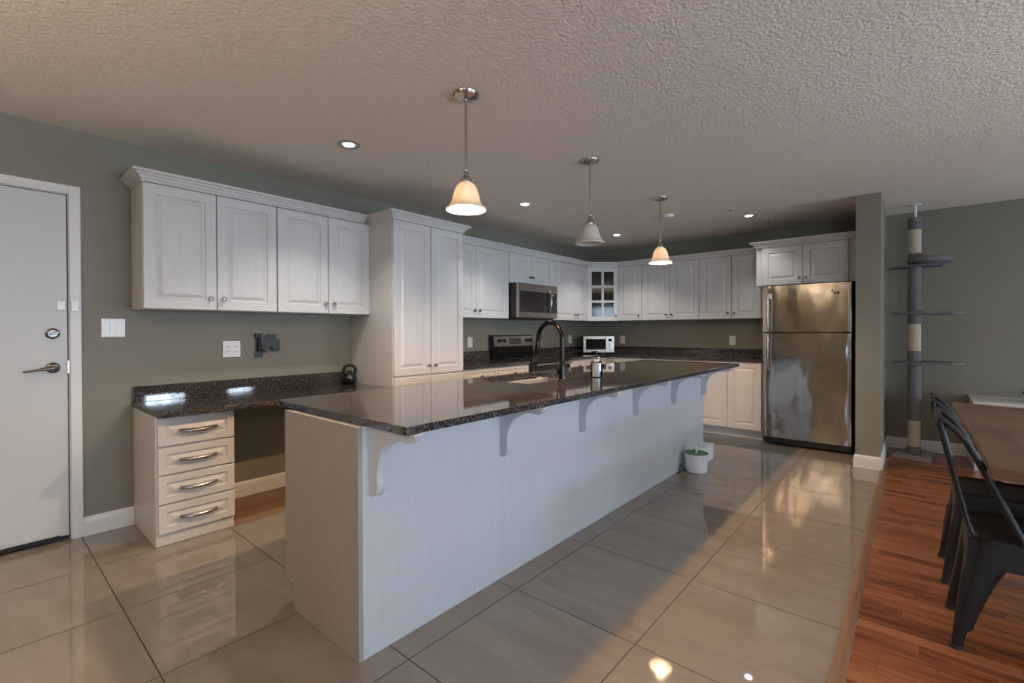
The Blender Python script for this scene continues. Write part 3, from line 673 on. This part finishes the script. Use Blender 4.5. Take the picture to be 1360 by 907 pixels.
obj('badge', MB().lathe([(0, 0), (.011, 0), (.011, .002), (0, .0025)], (MX + .030, MY1 - .10, MZ1 - .115), X, 16), M_PLATE, cpn)

# toaster oven, set diagonally in the corner
ta = math.radians(-52); fu = Vector((math.cos(ta + PI/2), math.sin(ta + PI/2), 0)); fn = Vector((math.cos(ta), math.sin(ta), 0))   # fu along the front, fn out of it
tc_ = Vector((-3.44, 5.93, .914)); TWd, TH, TD = .44, .235, .30
def tp_(a, b, c): return tc_ + fu * a + Z * b + fn * c
t = thing('toaster_oven', 'stainless countertop toaster oven standing in the corner', 'toaster oven', tuple(tc_))
obj('body', MB().obox(tp_(-TWd / 2, .022, -TD), fu, Z, fn, TWd, TH - .006, TD - .004, .006), M_BLACK, t)
obj('front_panel', MB().obox(tp_(-TWd / 2, .020, -.006), fu, Z, fn, TWd, TH, .018, .004), M_STEEL, t)
tdr = obj('door', MB().obox(tp_(-TWd / 2 + .015, .04, .010), fu, Z, fn, TWd * .74, TH - .045, .012, .003), M_STEEL, t)
obj('window', MB().obox(tp_(-TWd / 2 + .035, .062, .0215), fu, Z, fn, TWd * .74 - .04, TH - .085, .002, .0008), M_BGLASS, tdr)
obj('handle', MB().tube([tp_(-TWd / 2 + .03, .222, .045), tp_(-TWd / 2 + TWd * .74, .222, .045)], .007, 10).tube([tp_(-TWd / 2 + .04, .222, .02), tp_(-TWd / 2 + .04, .222, .045)], .005, 8).tube([tp_(-TWd / 2 + TWd * .74 - .01, .222, .02), tp_(-TWd / 2 + TWd * .74 - .01, .222, .045)], .005, 8), M_NICK, tdr)
obj('display', MB().obox(tp_(TWd / 2 - .085, .18, .0115), fu, Z, fn, .05, .04, .003, .001), M_BGLASS, t)
for zz in (.15, .11, .07):
    obj('knob', MB().lathe([(0, 0), (.016, 0), (.015, .016), (0, .018)], tp_(TWd / 2 - .06, zz, .012), fn, 18), M_NICK, t)
for a, c in ((-.19, -.03), (.19, -.03), (-.19, -.26), (.19, -.26)):
    obj('foot', MB().lathe([(0, 0), (.012, 0), (.014, .022), (0, .022)], tp_(a, 0, c), Z, 12), M_BLACK, t)

# ------------------------------------------------------------------ fridge
FX0, FX1, FDY = -1.262, -.468, 5.695
t = thing('refrigerator', 'stainless top-freezer refrigerator against the stub wall', 'refrigerator', (-.865, 6.0, 0))
obj('body', MB().box((FX0 + .004, FDY + .075, .035), (FX1 + .004, 6.36, 1.722), .004), M_BLACK, t)
obj('base_grille', MB().box((FX0 + .01, FDY + .03, .022), (FX1 - .004, FDY + .10, .082), .006), M_BLACK, t)
for a, b in ((FX0 + .03, FDY + .12), (FX1 - .08, FDY + .12), (FX0 + .03, 6.2), (FX1 - .08, 6.2)): obj('foot', MB().box((a, b, 0), (a + .05, b + .08, .04), .003), M_BLACK, t)
def fdoor(name, z0, z1):
    n = 14; prof = [(FX0, FDY + .070)] + [(FX0 + (FX1 - FX0) * k / n, FDY + .012 - .012 * math.sin(PI * k / n) ** .6 if 0 < k < n else FDY + .014) for k in range(n + 1)] + [(FX1, FDY + .070)]
    return obj(name, MB().prism(prof, 'z', z0, z1), M_FRIDGE, t, ang=50)
fz = fdoor('freezer_door', 1.226, 1.724)
fd = fdoor('fridge_door', .088, 1.214)
def fhandle(par, pts, brz):
    mb = MB().tube(pts, .0105, 12)
    for z in brz: mb.box((pts[0][0] - .015, FDY - .045, z - .03), (pts[0][0] + .015, FDY + .012, z + .03), .005)
    return obj('handle', mb, M_STEEL, par)
hx = FX0 + .062
fhandle(fz, [(hx, FDY - .030, 1.236), (hx, FDY - .045, 1.26), (hx, FDY - .05, 1.42), (hx, FDY - .05, 1.60)], (1.615,))
fhandle(fd, [(hx, FDY - .030, 1.204), (hx, FDY - .045, 1.18), (hx, FDY - .05, 1.0), (hx, FDY - .03, .82), (hx, FDY + .004, .79)], ())
for d_, a, b in ((fz, 1.228, 1.722), (fd, .09, 1.212)):
    obj('edge_trim', MB().box((FX0 + .004, FDY + .004, a), (FX0 + .034, FDY + .016, b), .003).box((FX1 - .03, FDY + .004, a), (FX1 - .012, FDY + .016, b), .003), M_STEEL, d_)
obj('badge', MB().box((FX1 - .165, FDY - .004, 1.640), (FX1 - .075, FDY + .004, 1.652), .001).box((FX1 - .165, FDY - .004, 1.632), (FX1 - .150, FDY + .004, 1.66), .001), M_NICK, fz)
obj('magnet', MB().lathe([(0, 0), (.010, 0), (.010, .004), (0, .005)], (FX1 - .134, FDY + .002, 1.620), -Y, 14).lathe([(0, 0), (.010, 0), (.010, .004), (0, .005)], (FX1 - .108, FDY + .002, 1.622), -Y, 14), M_BLACK, fz)

# ------------------------------------------------------------------ outlets, switch, tv bracket
OG = 'white outlet plates on the kitchen walls'
def plate(name, c, u, n, w, h, label, cat, kinds, group=None):
    c, u, n = Vector(c), Vector(u), Vector(n)
    t = thing(name, label, cat, tuple(c - Z * h / 2), group)
    obj('plate', MB().obox(c - u * w / 2 - Z * h / 2, u, Z, n, w, h, .006, .0025), M_PLATE, t)
    k = len(kinds)
    for i, kd in enumerate(kinds):
        cc = c + u * ((i + .5) / k - .5) * w * (.9 if k > 1 else 1)
        if kd == 's':
            obj('rocker', MB().obox(cc - u * .0165 - Z * .033 + n * .005, u, Z, n, .033, .066, .005, .002), M_PLATE, t)
        else:
            obj('receptacle', MB().obox(cc - u * .0165 - Z * .033 + n * .005, u, Z, n, .033, .066, .003, .002), M_PLATE, t)
            s = MB()
            for zz in (-.018, .018):
                s.obox(cc - u * .008 + Z * (zz - .006) + n * .0075, u, Z, n, .003, .011, .001).obox(cc + u * .005 + Z * (zz - .006) + n * .0075, u, Z, n, .003, .011, .001)
            obj('socket_slots', s, M_HOLE, t)
    return t
plate('light_switch', (LW, .610, 1.272), Y, X, .117, .115, 'white triple light switch plate right of the entry door', 'light switch', 'sss')
plate('power_outlet', (LW, 1.287, 1.117), Y, X, .118, .118, 'white double outlet plate left of the wall bracket', 'outlet', 'oo', OG)
plate('power_outlet', (LW, 3.748, 1.118), Y, X, .075, .118, 'white outlet between pantry and stove', 'outlet', 'o', OG)
plate('power_outlet', (LW, 5.80, 1.122), Y, X, .072, .118, 'white outlet on the wall left of the toaster oven', 'outlet', 'o', OG)
plate('power_outlet', (-3.305, BW, 1.113), X, -Y, .073, .118, 'white outlet on the wall right of the toaster oven', 'outlet', 'o', OG)
plate('power_outlet', (-1.763, BW, 1.118), X, -Y, .073, .118, 'white outlet on the back wall left of the fridge', 'outlet', 'o', OG)
t = thing('tv_wall_bracket', 'charcoal metal television bracket on the wall above the desk', 'bracket', (LW, 1.53, 1.05))
obj('wall_plate', MB().box((LW, 1.447, 1.044), (LW + .006, 1.505, 1.232), .002).box((LW, 1.447, 1.2), (LW + .03, 1.47, 1.226), .002), M_TVM, t)
bp = [(1.47, 1.226), (1.482, 1.226), (1.492, 1.208), (1.508, 1.198), (1.524, 1.205), (1.532, 1.226), (1.590, 1.226), (1.590, 1.192), (1.615, 1.190), (1.615, 1.095), (1.585, 1.095), (1.565, 1.104), (1.556, 1.122), (1.540, 1.130), (1.523, 1.124), (1.514, 1.108), (1.520, 1.096), (1.532, 1.094), (1.532, 1.084), (1.500, 1.084), (1.500, 1.108), (1.478, 1.112), (1.478, 1.15), (1.472, 1.165)]
obj('mount_plate', MB().prism(bp, 'x', LW + .045, LW + .052), M_TVM, t, smooth=False)
obj('arm', MB().box((LW + .004, 1.50, 1.14), (LW + .046, 1.56, 1.18), .004).tube([(LW + .02, 1.475, 1.09), (LW + .02, 1.475, 1.20)], .012, 12), M_BLACK, t)

# ------------------------------------------------------------------ kettlebell on the desk
kx, ky, kz = -3.745, 2.185, .788
t = thing('kettlebell', 'small black kettlebell at the pantry end of the desk top', 'kettlebell', (kx, ky, kz))
obj('ball', MB().lathe([(0, 0), (.032, 0), (.048, .010), (.058, .030), (.060, .048), (.054, .072), (.040, .088), (.02, .096), (0, .098)], (kx, ky, kz), Z, 28), simple('gloss_black_enamel', (.01, .01, .011), .12, bump=.01), t)
hk = Vector((.45, .9, 0)).normalized()
obj('handle', MB().tube([Vector((kx, ky, kz)) + hk * a + Z * b for a, b in ((-.036, .075), (-.046, .105), (-.047, .128), (-.040, .148), (-.022, .160), (0, .163), (.022, .160), (.040, .148), (.047, .128), (.046, .105), (.036, .075))], .0125, 14), simple('black_handle_enamel', (.012, .012, .013), .2, bump=.01), t)

# ------------------------------------------------------------------ pendants
PG = 'bell pendant lights above the island'
def pendant(x, y, on, label):
    t = thing('pendant_light', label, 'pendant light', (x, y, CH), PG)
    obj('canopy', MB().lathe([(0, CH), (.066, CH), (.066, CH - .006), (.058, CH - .018), (.03, CH - .024), (.012, CH - .028), (.012, CH - .04), (0, CH - .04)], (x, y, 0), Z, 36), M_NICK, t)
    obj('rod', MB().tube([(x, y, CH - .03), (x, y, 2.06)], .0065, 12), M_NICK, t)
    obj('socket', MB().lathe([(0, 2.085), (.009, 2.085), (.011, 2.075), (.009, 2.068), (.013, 2.060), (.014, 2.052), (.010, 2.046), (.020, 2.040), (.027, 2.030), (.030, 2.018), (.029, 2.005), (.026, 2.000), (0, 2.000)], (x, y, 0), Z, 28), M_NICK, t)
    o_p = [(.027, 2.008), (.040, 2.000), (.052, 1.984), (.061, 1.962), (.068, 1.936), (.074, 1.912), (.081, 1.896), (.091, 1.885), (.101, 1.878), (.104, 1.872), (.101, 1.867)]
    i_p = [(.098, 1.870), (.090, 1.880), (.079, 1.892), (.071, 1.909), (.065, 1.934), (.058, 1.960), (.049, 1.981), (.038, 1.996), (.027, 2.004)]
    obj('lamp_shade', MB().lathe(o_p + i_p, (x, y, 0), Z, 48, close=True), M_SHADE, t, ang=70)
    obj('bulb', MB().lathe([(0, 1.880), (.014, 1.883), (.025, 1.893), (.030, 1.910), (.027, 1.930), (.018, 1.952), (.013, 1.970), (.013, 2.0), (0, 2.0)], (x, y, 0), Z, 24), M_BULB if on else simple('unlit_white_bulb', (.8, .78, .74), .35, bump=.01), t)
    return t
pendant(-1.752, 1.684, True, 'nearest lit pendant with frosted bell glass shade over the island')
pendant(-1.762, 2.918, False, 'unlit middle pendant with frosted bell glass shade over the island')
pendant(-1.772, 4.170, True, 'farthest lit pendant with frosted bell glass shade over the island')
# recessed lights
RG = 'recessed ceiling downlights'
for x, y, lb in ((-2.803, 1.638, 'recessed downlight nearest the desk cabinets, left of the nearest pendant'), (-2.842, 3.511, 'recessed downlight in the ceiling in front of the microwave'), (-2.872, 5.402, 'recessed downlight near the glass corner cabinet'), (-1.333, 5.425, 'recessed downlight in front of the fridge')):
    t = thing('recessed_light', lb, 'ceiling light', (x, y, CH), RG)
    obj('trim_ring', MB().lathe([(.036, CH + .0), (.040, CH - .004), (.066, CH - .006), (.072, CH - .003), (.072, CH), ], (x, y, 0), Z, 36), M_NICK if y < 2 else M_TRIM, t)
    obj('lens', MB().lathe([(0, CH - .003), (.036, CH - .003), (.037, CH - .0005), (0, CH - .0005)], (x, y, 0), Z, 28), M_LED, t)
    l = bpy.data.lights.new('downlight_beam', 'SPOT'); l.energy = CAN_W * (.35 if x > -2 else 1); l.color = (1, .95, .88); l.spot_size = math.radians(110); l.spot_blend = .6; l.shadow_soft_size = .035
    lo = bpy.data.objects.new('downlight_beam', l); lo.location = (x, y, CH - .012); COL.objects.link(lo)
tag(obj('smoke_detector', MB().lathe([(0, CH), (.062, CH), (.062, CH - .012), (.054, CH - .026), (.03, CH - .031), (0, CH - .032)], (-1.975, 4.84, 0), Z, 32), M_TRIM, loc=(-1.975, 4.84, CH)), 'flat white smoke detector on the ceiling behind the farthest pendant', 'smoke detector')
for x, y, lb in ((-1.398, 4.999, 'small ceiling sprinkler nearer the island, left of the last downlight'), (-1.225, 5.815, 'tiny ceiling sprinkler close above the fridge cabinet')):
    t = thing('sprinkler', lb, 'sprinkler', (x, y, CH), 'ceiling sprinklers')
    obj('escutcheon', MB().lathe([(0, CH), (.034, CH), (.030, CH - .006), (0, CH - .007)], (x, y, 0), Z, 24), M_TRIM, t)
    obj('deflector', MB().lathe([(0, CH - .007), (.006, CH - .007), (.006, CH - .016), (.016, CH - .018), (.016, CH - .020), (0, CH - .020)], (x, y, 0), Z, 16), M_NICK, t)

# ------------------------------------------------------------------ pet fountain and box by the island
px_, py_ = -1.458, 4.20
t = thing('pet_fountain', 'white round pet water fountain with green top and flower spout at the island foot', 'pet fountain', (px_, py_, 0))
obj('tank', MB().lathe([(0, 0), (.082, 0), (.088, .006), (.094, .08), (.100, .150), (.103, .160), (.100, .163), (.096, .158), (.0, .150)], (px_, py_, 0), Z, 36), M_TWHITE, t)
obj('bowl_top', MB().lathe([(0, .156), (.05, .158), (.088, .164), (.098, .168), (.099, .163), (.095, .159), (0, .152)], (px_, py_, 0), Z, 36), M_GREEN, t)
pet = MB()
for k in range(6):
    a = 2 * PI * k / 6
    c = Vector((px_, py_, 0)); d = Vector((math.cos(a), math.sin(a), 0)); s_ = Vector((-d.y, d.x, 0))
    pet.loft([[c + d * r + s_ * w_ * q + Z * (z + .003 * e) for q, e in ((-1, 0), (1, 0), (1, 1), (-1, 1))] for r, w_, z in ((.006, .005, .200), (.026, .017, .212), (.044, .018, .210), (.058, .006, .194))])
pet.lathe([(0, .158), (.008, .158), (.006, .200), (.012, .206), (.010, .220), (0, .222)], (px_, py_, 0), Z, 14)
obj('flower_spout', pet, M_TWHITE, t)
tag(obj('white_box', MB().box((-1.572, 4.37, 0), (-1.474, 4.725, .150), .004), M_TWHITE, loc=(-1.523, 4.55, 0)), 'plain white box on the floor behind the pet fountain', 'box')
tag(obj('fountain_cable', MB().tube([(-1.545, 4.16, .006), (-1.535, 4.12, .03), (-1.552, 4.10, .06), (-1.562, 4.13, .07), (-1.565, 4.10, .03), (-1.552, 4.07, .006), (-1.562, 4.02, .005)], .004, 8), M_BLACK, loc=(-1.55, 4.1, 0)), 'short black cord curled between island and pet fountain', 'cord')

# ------------------------------------------------------------------ cat tree
cx, cy = .005, 6.03
t = thing('cat_tree', 'tall grey and cream floor-to-ceiling cat tree behind the stub wall', 'cat tree', (cx, cy, 0))
obj('base', MB().prism([(-.158, 5.945), (.128, 5.835), (.158, 6.255), (-.05, 6.335)], 'z', 0, .032), M_PLUSHL, t)
def post(nm, z0, z1, r, m):
    obj(nm, MB().lathe([(0, z0), (r - .004, z0), (r, z0 + .004), (r, z1 - .004), (r - .004, z1), (0, z1)], (cx, cy, 0), Z, 28), m, t)
for z0, z1 in ((.032, .106), (.364, 1.04), (1.304, 1.985), (2.22, 2.335)): post('plush_post', z0, z1, .052, M_PLUSH)
for z0, z1 in ((.106, .364), (1.04, 1.304), (1.985, 2.22)): post('sisal_post', z0, z1, .049, M_SISAL)
obj('tension_rod', MB().lathe([(0, 2.335), (.011, 2.335), (.011, CH - .012), (.03, CH - .012), (.045, CH - .006), (.045, CH), (0, CH)], (cx + .005, cy - .01, 0), Z, 24), M_TWHITE, t)
def shelf(z, dz):
    pts = [(cx - .175, cy - .055), (cx - .10, cy - .085), (cx + .10, cy - .10), (cx + .30, cy - .09), (cx + .350, cy - .05), (cx + .352, cy + .06), (cx + .30, cy + .13), (cx + .05, cy + .17), (cx - .12, cy + .13), (cx - .175, cy + .06)]
    mb = MB()
    A = mb.verts([(x, y, z - .012 + dz * (x - cx)) for x, y in pts]); B = mb.verts([(x, y, z + .012 + dz * (x - cx)) for x, y in pts]); n = len(pts)
    mb.bm.faces.new(A); mb.bm.faces.new(B[::-1])
    for i in range(n): mb.bm.faces.new([A[i], B[i], B[(i + 1) % n], A[(i + 1) % n]])
    obj('shelf', mb, M_PLUSH, t)
    obj('end_cuff', MB().obox((cx + .262, cy - .099, z - .015 + dz * .27), X, Y, Z, .095, .16, .03, .008), M_PLUSHL, t)
shelf(1.408, -.02); shelf(.925, .02)
bx_, by_ = cx + .115, cy + .0
ring = [(bx_ + .145 * math.cos(2 * PI * k / 36), by_ + .145 * math.sin(2 * PI * k / 36), 1.915) for k in range(36)]
obj('round_bed', MB().tube(ring, .032, 14, closed=True).lathe([(0, 1.875), (.12, 1.872), (.15, 1.888), (.14, 1.905), (0, 1.895)], (bx_, by_, 0), Z, 36), M_PLUSH, t)
obj('perch_board', MB().prism([(cx - .195, cy - .05), (cx + .05, cy - .12), (cx + .2, cy - .08), (cx + .2, cy + .1), (cx - .05, cy + .14), (cx - .195, cy + .06)], 'z', 1.855, 1.872), M_PLUSH, t)

# ------------------------------------------------------------------ dining table, chairs, sideboard
t = thing('dining_table', 'brown wood dining table with pale legs at the right edge', 'table', (.65, 3.3, 0))
c_, s_ = .34, 1
top = [(.212, 2.400), (1.12, 2.070), (1.12, 4.085), (.203, 4.415)]
obj('tabletop', MB().prism(top, 'z', .708, .750), M_TABLE, t)
for x, y in ((.66, 2.55), (1.04, 2.41), (.445, 4.05), (1.04, 3.86)):
    obj('leg', MB().box((x - .033, y - .033, 0), (x + .033, y + .033, .708), .004), M_TABW, t)
obj('apron', MB().prism([(.64, 2.50), (1.05, 2.36), (1.05, 3.9), (.43, 4.09)], 'z', .62, .708), M_TABW, t)
def chair(label):
    ox, oy = 0, 0
    t = thing('metal_chair', label, 'chair', (.34, 2.69, 0), 'black metal cafe chairs at the table')
    sx0, sx1, sy0, sy1 = .162, .515, 2.515, 2.865
    rz = lambda x0, y0, x1, y1, r, z: rr(x0, y0, x1, y1, r, z, 5)
    obj('seat', MB().loft([rz(sx0 + .02, sy0 + .02, sx1 - .02, sy1 - .02, .06, .440), rz(sx0, sy0, sx1, sy1, .07, .446), rz(sx0 - .002, sy0 - .002, sx1 + .002, sy1 + .002, .07, .455), rz(sx0 + .006, sy0 + .006, sx1 - .006, sy1 - .006, .066, .460), rz(sx0 + .022, sy0 + .022, sx1 - .022, sy1 - .022, .055, .455), rz(sx0 + .05, sy0 + .05, sx1 - .05, sy1 - .05, .045, .449)]), M_CHAIR, t)
    # pressed skirt below the seat with arches between the legs
    sk = MB(); n = 60
    outer = rz(sx0 + .002, sy0 + .002, sx1 - .002, sy1 - .002, .066, .446)
    cxm, cym = (sx0 + sx1) / 2, (sy0 + sy1) / 2
    lo = []
    for x, y, z in outer:
        ax = abs(x - cxm) / ((sx1 - sx0) / 2); ay = abs(y - cym) / ((sy1 - sy0) / 2); m_ = min(ax, ay)
        depth = .075 + .075 * max(0, m_ - .35) / .65
        lo.append((cxm + (x - cxm) * (1 + .12 * depth), cym + (y - cym) * (1 + .12 * depth), .446 - depth))
    A = sk.verts(outer); B = sk.verts(lo); C_ = sk.verts([(cxm + (x - cxm) * .985, cym + (y - cym) * .985, z) for x, y, z in lo]); D = sk.verts([(cxm + (x - cxm) * .98, cym + (y - cym) * .98, z) for x, y, z in outer])
    m_ = len(A)
    for P_, Q_ in ((A, B), (B, C_), (C_, D), (D, A)):
        for i in range(m_): sk.bm.faces.new([P_[i], P_[(i + 1) % m_], Q_[(i + 1) % m_], Q_[i]])
    obj('seat_skirt', sk, M_CHAIR, t)
    for qx, qy in ((-1, -1), (-1, 1), (1, -1), (1, 1)):
        xe = sx0 if qx < 0 else sx1; ye = sy0 if qy < 0 else sy1
        rings = []
        for z, h, sp in ((.43, .082, .000), (.39, .074, .003), (.34, .060, .008), (.28, .048, .016), (.20, .038, .026), (.12, .030, .036), (.085, .027, .040), (.075, .020, .041), (.0, .017, .050)):
            cx_ = xe + qx * sp - qx * h; cy_ = ye + qy * sp * .26 - qy * h
            rings.append(rr(cx_ - h, cy_ - h, cx_ + h, cy_ + h, h * .62, z, 4))
        lg = obj('leg', MB().loft(rings), M_CHAIR, t)
        bx0 = xe + qx * .050 - qx * .017; by0 = ye + qy * .013 - qy * .017
        obj('foot_cap', MB().lathe([(0, -.0), (.021, 0), (.021, .014), (.017, .016), (0, .016)], (bx0, by0, 0), Z, 16), M_RUBBER, lg)
        # pressed groove down the outer corner
        dg = Vector((qx, qy, 0)).normalized(); sd = Vector((-dg.y, dg.x, 0))
        gp = []
        for z, h, sp, ww in ((.345, .061, .007, .004), (.325, .0567, .010, .017), (.28, .048, .016, .019), (.20, .038, .026, .016), (.13, .031, .0348, .012), (.10, .0283, .0383, .004)):
            c0 = Vector((xe + qx * sp - qx * h, ye + qy * sp * .26 - qy * h, z)) + dg * (h * 1.414 - h * .62 * .414 - .003)
            gp.append([c0 - sd * ww, c0 + sd * ww, c0 + sd * ww * .6 + dg * .005, c0 - sd * ww * .6 + dg * .005])
        obj('pressed_rib', MB().loft(gp), M_CHAIR, lg)
    bf = MB()
    for yy, q in ((2.522, -1), (2.858, 1)):
        bf.tube([(.185, yy, .452), (.172, yy, .462), (.160, yy, .50), (.128, yy, .65), (.096, yy, .80), (.081, yy, .868), (.083, yy, .886)], [.008, .008, .0085, .0095, .011, .012, .012], 12)
        bf.tube([(.083, yy, .888), (.100, yy, .876), (.128, yy, .848), (.158, yy, .806), (.182, yy, .757), (.212, yy, .69), (.245, yy, .610), (.300, yy, .478), (.308, yy, .452)], [.011, .012, .012, .0125, .0125, .0125, .0125, .012, .011], 12)
    bf.tube([(.083, 2.522, .886), (.080, 2.60, .884), (.078, 2.69, .883), (.080, 2.78, .884), (.083, 2.858, .886)], .012, 12)
    obj('back_frame', bf, M_CHAIR, t)
    obj('bolt', MB().lathe([(0, 0), (.007, 0), (.006, .005), (0, .006)], (.178, 2.513, .432), -Y, 12), M_CHAIR, t)
    return t
ch = chair('black metal cafe chair nearest the camera at the dining table')
dup(ch, (-.006, .612, 0), 'black metal cafe chair behind the nearest one at the dining table')
# white sideboard
t = thing('sideboard', 'low white sideboard against the wall behind the dining table', 'sideboard', (1.0, 6.08, 0))
obj('top', MB().box((.40, 5.80, .585), (1.65, 6.38, .612), .003), M_TRIM, t)
obj('side_panel', MB().box((.41, 5.815, 0), (.455, 6.375, .585), .002), M_TRIM, t)
obj('side_panel', MB().box((1.595, 5.815, 0), (1.64, 6.375, .585), .002), M_TRIM, t)
obj('shelf', MB().box((.455, 5.84, .25), (1.595, 6.37, .275)), M_TRIM, t)
obj('back_panel', MB().box((.455, 6.365, .08), (1.595, 6.375, .585)), M_TRIM, t)
bwx, bwy = .86, 6.06
tag(obj('wooden_bowl', MB().lathe([(0, .612), (.05, .612), (.06, .618), (.11, .65), (.14, .695), (.145, .70), (.138, .70), (.105, .66), (.05, .63), (0, .628)], (bwx, bwy, 0), Z, 36), M_BOWL, loc=(bwx, bwy, .612)), 'brown wooden bowl on the white sideboard at the right edge', 'bowl')
